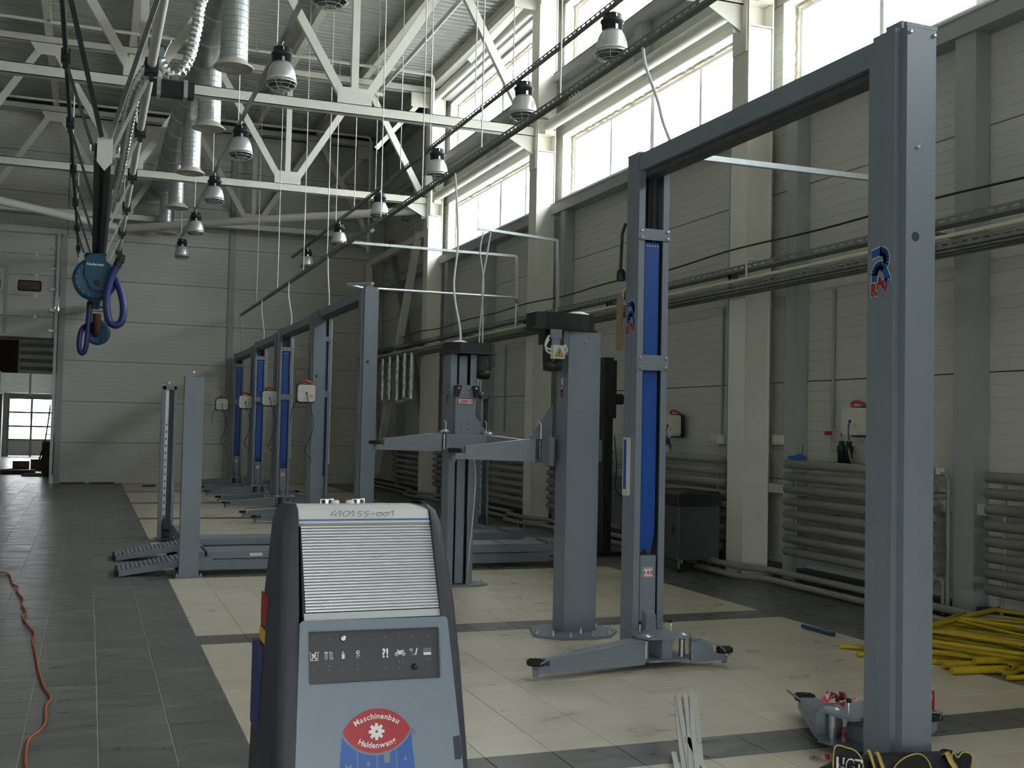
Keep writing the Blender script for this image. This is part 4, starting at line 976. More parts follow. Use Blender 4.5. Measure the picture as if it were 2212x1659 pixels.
# ------------------------------------------------------------------ exhaust extraction rail, its suspension and the two hose reels
RX, RZ = .04, 4.56
t = thing('exhaust_rail', 'dark exhaust extraction rail with a pale pointed end plate, hung in the left half', 'rail', (RX, 21, RZ)); o = t.location
q = MB(o); y0, y1 = 12.62, 30.2
q.box(RX-.09, RX-.075, y0, y1, RZ-.09, RZ+.09); q.box(RX+.075, RX+.09, y0, y1, RZ-.09, RZ+.09); q.box(RX-.09, RX+.09, y0, y1, RZ+.08, RZ+.095)
q.box(RX-.075, RX-.03, y0, y1, RZ-.09, RZ-.075); q.box(RX+.03, RX+.075, y0, y1, RZ-.09, RZ-.075); q.build('profile', 'darkgrey', t)
q = MB(o); q.box(RX-.03, RX-.004, y0, y1, RZ-.088, RZ-.08); q.box(RX+.004, RX+.03, y0, y1, RZ-.088, RZ-.08); q.build('rubber_lip', 'rubber', t)
q = MB(o); q.box(RX+.092, RX+.13, y0+.8, y1, RZ-.06, RZ+.04); q.build('side_channel', 'zincd', t)
q = MB(o); q.prism([(-.080, .17), (-.080, -.10), (0, -.20), (.080, -.10), (.080, .17)], (RX+.02, y0-.012, RZ), (1, 0, 0), (0, 0, 1), -.012); q.build('end_plate', 'offwhite', t)
for k in (-1, 1):
    q = MB(o); x_ = RX+.02+k*.13
    q.tube([(x_-.02*k, y0+.3, RZ+.05), (x_+.02*k, y0+.3, RZ+.07), (x_+.02*k, y0+.3, RZ+.14)], .010, 5); q.box(x_-.02, x_+.03, y0+.27, y0+.33, RZ+.02, RZ+.06); q.build('rail_clamp', 'zinc', t)
PZ, PXL, PXR = 5.75, -.38, .53
for nm, x, r, m in (('dark suspension pipe along the left of the hose rail', PXL, .028, 'darkgrey'), ('pale suspension pipe along the right of the hose rail', PXR, .052, 'cream')):
    t = thing('suspension_pipe', nm, 'pipe', (x, 19, PZ), 'suspension pipes over the hose rail'); o = t.location
    q = MB(o); q.tube([(x, 7.5, PZ), (x, 29.8, PZ)], r, 12); q.build('pipe', m, t)
    for y in (11.35, 18.02, 24.69):
        q = MB(o); q.tube([(x, y, PZ), (x, y, 6.84)], .012, 6); q.build('hanger_rod', 'zincd', t)
    for y in (13.2, 16.2, 19.2, 22.2, 25.2, 28.2):
        q = MB(o); q.box(x-r-.022, x+r+.022, y-.09, y+.09, PZ-r-.05, PZ+r+.015); q.box(x-.03, x+.03, y-.06, y+.06, PZ-r-.12, PZ-r-.04); q.build('clamp', 'black', t)
for i, y in enumerate((13.2, 16.2, 19.2, 22.2, 25.2, 28.2)):
    for sd, x, m in (('left', PXL, 'darkgrey'), ('right', PXR, 'zincd')):
        s = MB((RX, y, RZ+.1)); s.bar((x, y, PZ-.08), (RX+(-.08 if x < 0 else .08), y, RZ+.1), .034, .034, (0, 1, 0))
        tag(s.build('rail_strut', m), '%s V strut of the %s pair holding the hose rail' % (sd, ORD[i].replace('nearest', 'first')), 'strut', 'V struts of the hose rail')
for sd, x, m in (('left', PXL, 'darkgrey'), ('right', PXR, 'zincd')):
    s = MB((RX, 12.6, RZ+.17)); s.bar((x, 10.2, PZ), (RX+(-.02 if x < 0 else .07), 12.6, RZ+.17), .045, .03, (0, 1, 0)); tag(s.build('rail_strut', m), '%s strut rising from the pale end plate of the hose rail' % sd, 'strut', 'V struts of the hose rail')
def reel(x, y, z, R_, hose, hr, nm, front):
    t = thing('exhaust_hose_reel', nm, 'hose reel', (x, y, z), 'blue hose reels'); o = t.location
    q = MB(o); q.lathe([(R_*.55, -.16), (R_*.97, -.15), (R_, -.13), (R_, .13), (R_*.97, .15), (R_*.55, .16)], (x, y, z), (0, -1, 0), 40); q.build('drum', 'reelblue', t)
    q = MB(o); q.lathe([(R_*.98, .15), (R_*1.02, .16), (R_*1.02, .175), (R_*.8, .18), (R_*.74, .172), (0, .172)], (x, y, z), (0, -1, 0), 40); q.build('flange', 'reelblue', t)
    if front:
        q = MB(o); q.prism([(-.17, .05), (-.15, .34)]+[(.17*math.cos(a), .33+.09*math.sin(a)) for a in [PI*.9-PI*.8*i/6 for i in range(7)]]+[(.17, .1)]+[(.05+.16*math.cos(a), -.04+.16*math.sin(a)) for a in [.4-PI*1.1*i/8 for i in range(9)]], (x, y-.175, z), (1, 0, 0), (0, 0, 1), .03); cv = q.build('motor_cover', 'reelblue', t)
        q = MB(o); q.lathe([(.045, 0), (.045, .01), (.025, .012)], (x+.04, y-.205, z-.06), (0, -1, 0), 14); q.build('hub_cap', 'darkgrey', cv)
        q = MB(o); put_text(q, 'Nederman', (x+.0, y-.2055, z+.22), (1, 0, 0), (0, 0, 1), .062, 0, .001, .02); q.build('maker_name', 'decalwhite', cv)
        for a in range(7):
            q = MB(o); b = PI*.75+a*.34; q.lathe([(.012, 0), (.008, .008)], (x+R_*.82*math.cos(b), y-.178, z+R_*.82*math.sin(b)), (0, -1, 0), 6); q.build('bolt', 'zinc', t)
    else:
        q = MB(o); q.tube([(x-.03, y-.35, z+.45), (x-.03, y-.30, z+.05), (x-.03, y-.19, z-.02)], .10, 12); q.build('outlet_pipe', 'brown', t)
    q = MB(o); q.box(x-.16, x-.14, y-.03, y+.03, z+R_*.6, RZ-.12); q.box(x+.14, x+.16, y-.03, y+.03, z+R_*.6, RZ-.12); q.box(x-.16, x+.16, y-.03, y+.03, RZ-.16, RZ-.12)
    q.tube([(x-.15, y-.15, RZ-.14), (x+.17, y-.15, RZ-.14)], .014, 6); q.tube([(x-.15, y-.15, RZ-.25), (x+.17, y-.15, RZ-.25)], .012, 6); q.build('hanger_frame', 'reelblue', t)
    q = MB(o); q.box(x-.26, x-.18, y-.1, y+.0, z+R_*.75, z+R_*1.25); q.build('end_stop', 'zincl', t)
    P_ = smooth(hose, 8); out = []
    q = MB(o); acc = [P_[0]]
    for p in P_[1:]:
        if (p-acc[-1]).length > hr*.30: acc.append(p)
    dense = []
    for i in range(len(acc)-1): dense += [acc[i], acc[i].lerp(acc[i+1], .5)]
    dense.append(acc[-1]); q.tube(dense, [hr*(1.0 if i % 2 else .93) for i in range(len(dense))], 12); q.build('hose', 'hoseblue', t)
    d = (dense[0]-dense[3]).normalized(); q = MB(o); q.tube([dense[0], dense[0]+d*.17], hr*1.12, 10); q.tube([dense[0]+d*.17, dense[0]+d*.22], hr*.8, 10); q.tube([dense[0]+d*.10, dense[0]+d*.13], hr*1.3, 10); q.build('nozzle', 'black', t)
reel(.01, 19.7, 4.0, .345, [(.34, 19.42, 4.22), (.26, 19.42, 4.03), (.20, 19.42, 3.72), (.215, 19.42, 3.45), (.27, 19.42, 3.28), (.37, 19.42, 3.24), (.455, 19.44, 3.33), (.47, 19.46, 3.54), (.43, 19.5, 3.77), (.37, 19.52, 3.93), (.30, 19.55, 4.05)], .062, 'larger blue exhaust hose reel with a blue corrugated hose looped at its right', True)
reel(.12, 29.0, 3.78, .29, [(-.09, 28.55, 4.33), (-.11, 28.55, 3.98), (-.12, 28.55, 3.52), (-.16, 28.55, 3.30), (-.23, 28.55, 3.25), (-.29, 28.57, 3.4), (-.28, 28.6, 3.69), (-.22, 28.65, 3.86), (-.12, 28.75, 3.95)], .06, 'smaller distant blue hose reel lower behind the larger one, hose at its left', False)
# ------------------------------------------------------------------ along the window wall: services and heating
t = thing('cable_tray', 'upper dusty perforated cable tray along the window wall', 'cable tray', (7.25, 12, 3.6), 'long trays and pipes on the window wall'); o = t.location
q = MB(o); perf(q, (7.10, -2, 3.60), (7.10, 30.2, 3.60), .16, .07, .14); q.build('channel', 'tray', t)
q = MB(o)
for k in range(4): q.tube([(7.05+k*.03, -2, 3.585+.004*k), (7.05+k*.03, 30.2, 3.585)], .012, 5)
q.build('cables', 'black', t)
q = MB(o)
for k in range(10): y = 1.35+k*3.335; q.box(7.08, 7.50, y-.02, y+.02, 3.52, 3.56); q.box(7.08, 7.10, y-.02, y+.02, 3.30, 3.56)
q.build('bracket', 'tray', t)
t = thing('cable_tray', 'lower wide perforated cable tray with conduits hung beneath it', 'cable tray', (7.12, 12, 3.35), 'long trays and pipes on the window wall'); o = t.location
q = MB(o); perf(q, (7.06, -2, 3.385), (7.06, 30.2, 3.385), .14, .075, .12); q.build('channel', 'tray', t)
for k in range(3):
    q = MB(o); q.tube([(7.01+.05*k, -2, 3.325-.012*k), (7.01+.05*k, 30.2, 3.325-.012*k)], .013, 6); q.build('conduit', 'tray', t)
q = MB((7.0, 12, 3.45)); q.tube([(7.0, -2, 3.455), (7.0, 14, 3.455), (7.0, 30.2, 3.45)], .021, 8); tag(q.build('air_main', 'pipecream'), 'straight cream air pipe along the front edge of the cable trays', 'pipe', 'long trays and pipes on the window wall')
q = MB((7.6, 12, 3.95)); pts = []
for k in range(8): y = 1.35+k*3.335; pts += [(7.12, y, 3.86+.01*(k % 2)), (7.12, y+1.67, 3.82+.012*(k % 3))]
q.tube(smooth(pts, 5), .012, 5); tag(q.build('wall_cable', 'black'), 'thin black cable sagging along the window wall above the trays', 'cable')
q = MB((7.15, 25, 3.62)); q.box(7.05, 7.3, 27.2, 29.6, 3.60, 3.66); q.box(7.1, 7.3, 24.9, 25.7, 3.62, 3.67); tag(q.build('tray_cover', 'darkgrey'), 'dark cover plates lying on the tray towards the far corner', 'cover')
def riser(y, nm):
    q = MB((7.0, y, 3.45)); q.tube([(7.0, y, 3.455), (7.0, y, 3.66), (7.05, y+.0, 3.68), (7.6, y-.1, 3.66)], .014, 6); tag(q.build('pipe_branch', 'pipecream'), nm, 'pipe', 'small cream branch pipes on the tray')
riser(10.85, 'cream branch pipe over the tray at the big column'); riser(14.0, 'cream branch pipe over the tray seen left of the blue curtain'); riser(17.5, 'cream branch pipe over the tray above the near screw lift head')
def conduits(ys, z0_, z1_, nm, box=True):
    t = thing('conduit', nm, 'conduit', (7.67, ys[0], z0_), 'vertical conduits on the window wall'); o = t.location
    for y in ys:
        q = MB(o); q.tube([(7.67, y, z0_), (7.67, y, z1_)], .017, 6); q.build('tube', 'trimgrey', t)
conduits([11.03, 10.98], 1.70, 3.3, 'pair of grey conduits running down to the socket box right of the big column')
conduits([10.72, 10.65], 1.42, 3.3, 'pair of grey conduits ending at the blue funnel above the register')
conduits([10.13], 1.75, 3.3, 'single grey air conduit ending at a red valve')
conduits([16.9, 16.8], 1.6, 3.3, 'pair of grey conduits behind the near screw lift column')
conduits([12.42], 1.65, 3.3, 'single conduit left of the big column running to a socket box')
conduits([20.5], 1.6, 3.3, 'single conduit behind the far screw lift column')
conduits([26.2], 1.5, 3.2, 'thin conduit in the far corner beside the foil pipes')
conduits([24.2, 24.0], .9, 3.2, 'pair of conduits by the far corner column')
def socket(y, z, nm):
    t = thing('socket_box', nm, 'socket box', (7.66, y, z), 'socket boxes on the window wall'); o = t.location
    q = MB(o); q.box(7.60, 7.69, y-.17, y+.17, z-.06, z+.06); q.build('box', 'offwhite', t, bevel=.008)
    q = MB(o); q.box(7.585, 7.60, y-.15, y-.06, z-.045, z+.045); q.build('outlet', 'white', t)
    q = MB(o); q.box(7.596, 7.60, y+.04, y+.07, z-.05, z-.02); q.box(7.596, 7.60, y+.11, y+.14, z-.05, z-.02); q.build('sticker', 'signyellow', t)
socket(11.02, 1.61, 'pale socket box with yellow stickers right of the big column'); socket(12.42, 1.59, 'pale socket box half hidden left of the big column')
socket(17.0, 1.58, 'pale socket box half hidden behind the near screw lift arm')
t = thing('funnel', 'blue funnel hanging under a pair of conduits above the register', 'funnel', (7.62, 10.68, 1.45)); o = t.location
q = MB(o); q.lathe([(.11, .0), (.10, .03), (.045, .06)], (7.60, 10.68, 1.40), n=14); q.build('cup', 'decalblue', t)
q = MB(o); q.tube([(7.6, 10.76, 1.43), (7.64, 10.74, 1.56), (7.64, 10.62, 1.56), (7.6, 10.60, 1.43)], .006, 5); q.build('bail', 'brass', t)
# wall hose reels in white cases
def hose_box(x, y, z, nm, face, hoses, col='offwhite'):
    """white square hose reel case; face: unit vector it looks along"""
    t = thing('air_hose_reel', nm, 'hose reel', (x, y, z), 'white hose reel cases'); o = t.location
    F = Vector(face); V = Vector((0, 0, 1)); U = V.cross(F)*1; c = Vector((x, y, z)); s = .145
    q = MB(o); q.prism(rrect(-s, s, -s, s, .05), c+F*.0, U, V, .15 if U.cross(V).dot(F) > 0 else -.15); q.build('case', col, t, bevel=.012)
    q = MB(o); q.prism(rrect(-s-.015, s+.015, -s-.02, s+.015, .05), c-F*.02, U, V, .05 if U.cross(V).dot(F) > 0 else -.05); q.build('back_frame', 'black', t)
    q = MB(o)
    for k in range(12):
        a = k*PI/6+.2; d = U*math.cos(a)+V*math.sin(a); q.bar(c+F*.151+d*.03, c+F*.151+d*.105, .004, .004, F)
    q.build('spokes', 'whitecable', t)
    q = MB(o); q.tube(smooth([c+U*(-.07)+V*.155+F*.07, c+U*(-.06)+V*.20+F*.07, c+U*.03+V*.205+F*.06, c+U*.12+V*.165+F*.03], 4), .017, 8); q.build('handle', 'redplastic', t)
    q = MB(o); q.lathe([(.018, .15), (.018, .158)], c, F, 10); q.build('outlet', 'black', t)
    q = MB(o); q.prism(rrect(.055, .105, -.06, -.02, .005, 2), c+F*.151, U, V, .001); q.build('yellow_label', 'signyellow', t)
    for h in hoses:
        q = MB(o); q.tube(smooth([c+U*a+V*b+F*d for a, b, d in h], 6), .0075, 6); q.build('hose', 'airhose', t)
    return t
HS = [[(0, 0, .16), (.02, -.12, .2), (.06, -.26, .2), (.115, -.42, .18), (.12, -.6, .16), (.06, -.78, .16), (-.0, -.93, .16), (.0, -1.0, .16), (.06, -1.06, .17), (.11, -1.14, .18)]]
HS2 = HS+[[(-.14, -.1, .05), (-.2, -.2, .05), (-.23, -.33, .05), (-.24, -.5, .05)]]
for (x, y, z, h), nm in zip(((3.42, 19.0, 2.19, HS2), (3.40, 22.94, 2.17, HS2), (3.38, 26.5, 2.14, HS), (3.22, 29.9, 2.12, HS2)),
        ('white hose reel case with red handle hung on the row lift second from the front', 'white hose reel case with red handle between two blue curtains, third lift', 'small white hose reel case beside the fourth lift of the row', 'dim white hose reel case hung by the end wall')):
    hose_box(x, y-.17, z, nm, (0, -1, 0), h)
hose_box(7.60, 9.55, 1.83, 'white hose reel case on the wall peeping out left of the tall front post', (-1, 0, 0), [[(0, 0, .16), (.01, -.1, .18), (.0, -.2, .16)]])
hose_box(7.60, 13.45, 1.76, 'white hose reel case on the wall right of the blue curtain', (-1, 0, 0), [[(0, 0, .16), (.0, -.12, .18), (.06, -.2, .16), (.03, -.3, .12)], [(0, -.15, .17), (-.06, -.3, .15)]])
t = thing('air_filter', 'black twin air filter regulator on the wall above the register', 'regulator', (7.6, 9.83, 1.45)); o = t.location
for k in (0, 1):
    q = MB(o); y = 9.88-k*.12; q.lathe([(.02, -.13), (.042, -.11), (.042, .0), (.05, .02), (.05, .06), (.03, .08), (.03, .12)], (7.6, y, 1.50), n=12); q.build('bowl', 'black', t)
q = MB(o); q.tube(smooth([(7.64, 10.13, 1.75), (7.63, 10.13, 1.62), (7.62, 10.08, 1.54), (7.6, 9.95, 1.52)], 4), .012, 6); q.tube(smooth([(7.6, 9.88, 1.6), (7.58, 9.86, 1.7), (7.56, 9.7, 1.75)], 4), .012, 6); q.build('hose', 'zincd', t)
q = MB(o); q.box(7.59, 7.63, 10.09, 10.17, 1.68, 1.72); q.build('red_valve', 'decalred', t)
q = MB(o); q.tube([(7.58, 9.74, 1.55), (7.56, 9.68, 1.44), (7.55, 9.62, 1.36)], .013, 6); q.build('coupling', 'brass', t)
t = thing('air_filter', 'small air filter unit on the wall beside the blue curtain', 'regulator', (7.6, 13.6, 1.45)); o = t.location
q = MB(o); q.lathe([(.05, 0), (.05, .08), (.03, .1)], (7.55, 13.62, 1.40), n=10); q.box(7.5, 7.6, 13.52, 13.72, 1.30, 1.36); q.build('body', 'zincd', t)
q = MB(o); q.lathe([(.03, 0), (.03, .08)], (7.55, 13.62, 1.50), n=8); q.build('knob', 'black', t)
# tube registers
def register(y0, y1, nm, bend=True):
    t = thing('tube_register', nm, 'radiator', (7.38, (y0+y1)/2, 0), 'tube registers under the windows'); o = t.location; x = 7.38
    for k in range(8):
        z = .37+k*.139; q = MB(o); r = .049; q.tube([(x, y0+.012, z), (x, y0+.03, z), (x, y1-.03, z), (x, y1-.012, z)], [r*.6, r, r, r*.6], 14); q.build('tube', 'pipegrey', t)
    for y in (y0+.22, y1-.22):
        for k in range(7): q = MB(o); z = .37+k*.139; q.tube([(x, y, z+.04), (x, y, z+.10)], .018, 8); q.build('link', 'pipegrey', t)
        q = MB(o); q.tube([(x+.05, y+(.08 if y > (y0+y1)/2 else -.08), .0), (x+.05, y+(.08 if y > (y0+y1)/2 else -.08), .33)], .018, 8); q.build('leg', 'pipegrey', t)
    for z in (1.09, .81):
        q = MB(o)
        for y in (y0+.7, y1-.7): q.box(x-.03, 7.6, y-.02, y+.02, z-.012, z+.012)
        q.build('bracket', 'darkgrey', t)
    if bend:
        q = MB(o); q.tube([(x, y0+.03, 1.343), (x, y0-.10, 1.345)]+arc((x, y0-.10, 1.295), .05, PI/2, 0, 4, (0, -1, 0), (0, 0, 1))[1:]+[(x, y0-.15, .10)], .02, 8); q.tube([(x, y0+.03, .37), (x, y0-.06, .37), (x, y0-.09, .34), (x, y0-.09, .06)], .018, 8); q.build('feed_pipe', 'pipegrey', t)
        q = MB(o); q.box(x-.03, x+.03, y0-.07, y0-.02, 1.34, 1.40); q.build('tap', 'offwhite', t)
    return t
register(8.20, 10.60, 'grey tube register right of the big column, cut by the tall front post'); register(5.0, 7.60, 'grey tube register at the right edge of the photo')
register(11.8, 14.3, 'grey tube register behind the dark tool cabinet'); register(15.05, 17.5, 'grey tube register behind the near screw lift', False)
register(18.5, 21.0, 'grey tube register behind the far screw lift', False); register(21.6, 24.2, 'grey tube register left of the far screw lift', False); register(25.1, 27.8, 'grey tube register in the far corner', False)
for z, x0, nm in ((.15, 7.22, 'upper long heating pipe near the floor along the window wall'), (.055, 7.16, 'lower long heating pipe near the floor along the window wall')):
    pts = [(x0, -2, z)]
    for c in COLS+[31.36]:
        if c > 31: break
        pts += [(x0, c-.75, z), (x0-.20, c-.45, z), (x0-.20, c+.45, z), (x0, c+.75, z)]
    pts.append((x0, 30.3, z)); q = MB((x0, 14, z)); q.tube(pts, .036, 8); tag(q.build('heating_pipe', 'pipegrey'), nm, 'pipe', 'heating pipes at the floor')
q = MB((7.6, 14, 1.05)); q.box(7.56, 7.69, -2, 30.4, .99, 1.09); tag(q.build('trim_95', 'panel'), kind='structure')
# foil-wrapped pipe loops hanging from the tray in the far corner
for k, (y, z1) in enumerate(((27.6, 2.27), (26.9, 2.30), (26.15, 2.24), (25.5, 2.30), (24.9, 2.3))):
    t = thing('foil_pipe', '%s shiny foil wrapped pipe hanging below the tray, counted from the left' % ['first', 'second', 'third', 'fourth', 'fifth'][k], 'pipe', (7.0, y, z1), 'foil wrapped pipes'); o = t.location
    rng = random.Random(k); q = MB(o); n = 20; pts = [(7.0+rng.uniform(-.008, .008), y+rng.uniform(-.012, .012), z1+(3.38-z1)*i/n) for i in range(n+1)]
    q.tube(pts, [.062+rng.uniform(-.008, .008) for _ in pts], 10); q.build('vertical_run', 'foil', t)
    if k in (0, 2, 3):
        q = MB(o); q.tube([(7.0, y, z1+.02), (7.0, y-.3, z1-.03), (7.0, y-.62, z1+.02)], .058, 10); q.build('bend', 'foil', t)
# ------------------------------------------------------------------ foreground tester console
T = thing('tester_console', 'grey tester console with slatted roller front and red and blue emblem in the foreground', 'console', (.68, 2.85, 0)); o = T.location
# side wings: swept from the foot to the rounded top, each a closed shell
def wing(xi, xo, nm):
    # rows: (z, y front, y back, x inner, x outer)
    rows = []
    for z, yf, yb_ in ((.10, 2.46, 3.16), (.45, 2.535, 3.12), (.89, 2.62, 3.06), (1.10, 2.675, 3.02), (1.24, 2.715, 2.99), (1.36, 2.75, 2.965), (1.44, 2.775, 2.95), (1.475, 2.795, 2.94), (1.492, 2.82, 2.92)):
        a = (z-.10)/1.39; rows.append((z, yf, yb_, xi[0]+(xi[1]-xi[0])*a, xo[len(rows)]))
    q = MB(o); n = len(rows); sg = 1 if xo[0] > xi[0] else -1
    sec = []
    for i, (z, yf, yb_, a, b) in enumerate(rows):
        r = .022; b2 = b-sg*(.012 if i == n-1 else .004 if i == n-2 else 0)
        pts = [(a, yf), (b2-sg*r, yf)]+[(b2-sg*r+sg*r*math.sin(t), yf+r-r*math.cos(t)) for t in (PI/6, PI/3, PI/2)]+[(b2, yb_-r)]+[(b2-sg*r+sg*r*math.cos(t), yb_-r+r*math.sin(t)) for t in (PI/6, PI/3, PI/2)]+[(a, yb_)]
        sec.append([(x, y, z) for x, y in pts])
    m_ = len(sec[0]); v = [p for s_ in sec for p in s_]; f = []
    for i in range(n-1):
        for k in range(m_):
            a = (i*m_+k, i*m_+(k+1) % m_, (i+1)*m_+(k+1) % m_, (i+1)*m_+k); f.append(a if sg > 0 else a[::-1])
    q.add(v, f, True); q.add(sec[-1], [tuple(range(m_)) if sg > 0 else tuple(range(m_))[::-1]], False); q.add(sec[0], [tuple(range(m_))], False)
    ob = q.build('side_wing', 'wing', T)
    es = ob.modifiers.new('edges', 'EDGE_SPLIT'); es.split_angle = .7
    return ob
wl = wing((.470, .498), [.425, .429, .432, .440, .446, .452, .456, .459, .464], 'l'); wr_ = wing((.905, .842), [.925, .916, .908, .903, .897, .885, .875, .869, .858], 'r')
q = MB(o); q.box(.428, .440, 2.92, 3.03, .90, 1.12); tag(q.build('side_box', 'hoseblue', T))
q = MB(o); q.box(.4425, .446, 2.90, 2.99, 1.17, 1.25, 0); q.build('red_label', 'decalred', T); q = MB(o); q.box(.4405, .445, 2.90, 2.99, 1.125, 1.16, 0); q.build('yellow_label', 'signyellow', T)
# body between the wings
q = MB(o); q.hexa([(.475, 2.66, .10), (.91, 2.66, .10), (.91, 3.14, .10), (.475, 3.14, .10)], [(.505, 2.82, 1.44), (.84, 2.82, 1.44), (.84, 2.94, 1.44), (.505, 2.94, 1.44)]); q.build('body', 'darkgrey', T)
# white lid
q = MB(o); pr = [(2.93, 1.485), (2.825, 1.487), (2.803, 1.478), (2.795, 1.462), (2.790, 1.452), (2.784, 1.446), (2.80, 1.436), (2.93, 1.436)]
q.prism([(y, z) for y, z in pr], (.500, 0, 0), (0, 1, 0), (0, 0, 1), .341); lid = q.build('lid', 'cap', T)
q = MB(o); q.box(.501, .840, 2.788, 2.7925, 1.4515, 1.4555); q.build('blue_edge', 'decalblue', lid)
for x in (.592, .676):
    sg = 1 if x < .63 else -1
    q = MB(o); q.tube([(x-.016*sg, 2.90, 1.487), (x-.016*sg, 2.90, 1.498), (x+.016*sg, 2.90, 1.498), (x+.016*sg, 2.90, 1.487)], .0025, 6); q.box(x-.004, x+.004, 2.897, 2.903, 1.487, 1.498); q.build('catch', 'zinc', lid)
    q = MB(o); q.lathe([(.012, 0), (.012, .006), (.008, .010)], (x+.022*sg, 2.90, 1.486), n=12); q.build('catch_base', 'cap', lid)
# handwriting on the lid front
W_ = {'4': [[(.55, 1), (.0, .38), (.12, .28), (.62, .34)], [(.62, .62), (.55, -.05)]], '1': [[(0, .62), (.42, .98), (.22, 0)]],
      '0': [[(.40, .92), (.12, .7), (.02, .3), (.2, .02), (.55, .15), (.82, .55), (.75, .9), (.45, .95)]], '5': [[(.75, .9), (.3, .86), (.16, .5), (.5, .52), (.56, .25), (.36, .02), (.05, .02)]],
      '-': [[(.05, .42), (.6, .46)]], 'o': [[(.55, .68), (.2, .6), (.03, .25), (.2, .02), (.55, .15), (.75, .5), (.62, .7), (.4, .5)]]}
q = MB(o); cx_ = .582; hs = .0215
for ch, adv in zip('410155-oo1', (.8, .62, .95, .72, .8, .85, .75, .82, .92, .6)):
    for st in W_[ch]:
        P_ = smooth([(cx_+a*hs, 2.7925+b*.0045-.0005, 1.4615+b*.0145) for a, b in st], 5)
        for i in range(len(P_)-1): q.bar(P_[i], P_[i+1], .0009, .0009)
    cx_ += adv*hs
q.build('handwriting', 'ink', lid)
# roller front: each slat its own piece
S0, S1 = (2.795, 1.440), (2.727, 1.232); ns = 29; sm_ = None
L_ = math.hypot(S1[0]-S0[0], S1[1]-S0[1]); ang = math.atan2(S0[0]-S1[0], S0[1]-S1[1])
pit = L_/ns
for k in range(ns):
    a = (k+.04)/ns; b = (k+.96)/ns; x0 = .506+.006*a; x1 = .845+.009*a
    P0 = (S0[0]+(S1[0]-S0[0])*a, S0[1]+(S1[1]-S0[1])*a); P1 = (S0[0]+(S1[0]-S0[0])*b, S0[1]+(S1[1]-S0[1])*b)
    q = MB(o); h = .0022; mid = [(P0[0]+(P1[0]-P0[0])*t, P0[1]+(P1[1]-P0[1])*t) for t in (0, .15, .5, .85, 1)]; off_ = (0, h*.8, h, h*.8, 0)
    q.prism([(y-d*.95, z+d*.2) for (y, z), d in zip(mid, off_)]+[(mid[4][0]+.006, mid[4][1]), (mid[0][0]+.006, mid[0][1])], (x0, 0, 0), (0, 1, 0), (0, 0, 1), x1-x0); q.build('slat', 'slat', T)
q = MB(o); q.prism([(2.80, 1.446), (2.804, 1.446), (2.732, 1.222), (2.728, 1.222)], (.505, 0, 0), (0, 1, 0), (0, 0, 1), .350); q.build('slat_backing', 'panelblack', T)
q = MB(o); q.prism([(2.722, 1.231), (2.716, 1.214), (2.74, 1.205), (2.75, 1.225)], (.507, 0, 0), (0, 1, 0), (0, 0, 1), .352); q.build('end_slat', 'slat', T)
# grey front panel with its recessed control field
A_ = Vector((.49383, 2.70, 1.21717)); U_ = Vector((.99996626, 0, -.00821409)); V_ = Vector((.00797858, .23774457, .97129494)); N_ = U_.cross(V_)   # towards the viewer
def PP(u, v, d=0): return A_+U_*u+V_*v+N_*d
def pfill(q, u0, u1, v0, v1, d, mi=0): q.add([PP(u0, v0, d), PP(u1, v0, d), PP(u1, v1, d), PP(u0, v1, d)], [(0, 1, 2, 3)], mi=mi)
q = MB(o)
ox = [(0, 0), (.3742, 0), (.455, -1.15), (-.045, -1.15)]
def edge_u(v): f = -v/1.15; return -.045*f, .3742+(.455-.3742)*f
ru0, ru1, rv0, rv1 = .0205, .3495, -.1500, -.0262
outer = [(0.006, 0), (.368, 0)]+[(edge_u(-.006)[1], -.006), (edge_u(rv1)[1], rv1), (edge_u(rv0)[1], rv0), (edge_u(-.40)[1], -.40), (edge_u(-.40)[0], -.40), (edge_u(rv0)[0], rv0), (edge_u(rv1)[0], rv1), (edge_u(-.006)[0], -.006)]
pv = [PP(u, v) for u, v in outer]+[PP(u, v) for u, v in ((ru0, rv0), (ru1, rv0), (ru1, rv1), (ru0, rv1))]
fs = [(9, 8, 3, 2, 1, 0)[::-1], (8, 7, 10, 13), (13, 12, 3, 8)[::1], (11, 4, 3, 12), (7, 6, 5, 4), (7, 4, 11, 10)]
fs = [(0, 9, 8, 3, 2, 1), (8, 7, 10, 13), (8, 13, 12, 3), (12, 11, 4, 3), (7, 6, 5, 4, 11, 10)]
q.add(pv, fs)
lo = (edge_u(-1.12)); q.add([PP(edge_u(-.40)[0], -.40), PP(edge_u(-.40)[1], -.40), PP(lo[1], -1.12), PP(lo[0], -1.12)], [(0, 3, 2, 1)])
per = [(0.006, 0), (.368, 0), (edge_u(-.006)[1], -.006), (lo[1], -1.12), (lo[0], -1.12), (edge_u(-.006)[0], -.006)]
q.add([PP(u, v) for u, v in per]+[PP(u, v, -.03) for u, v in per], [(i, (i+1) % 6, 6+(i+1) % 6, 6+i) for i in range(6)])
fp = q.build('front_panel', 'console', T)
q = MB(o); rec = rrect(ru0-.002, ru1+.002, rv0-.002, rv1+.002, .008); n = len(rec)
inn = rrect(ru0+.001, ru1-.001, rv0+.001, rv1-.001, .008)
q.add([PP(u, v, .0012) for u, v in rec]+[PP(u, v, -.010) for u, v in inn], [(i, (i+1) % n, n+(i+1) % n, n+i) for i in range(n)], True); q.build('recess_frame', 'console', fp)
q = MB(o); q.add([PP(u, v, -.009) for u, v in inn], [tuple(range(n))]); cp = q.build('control_plate', 'panelblack', fp)
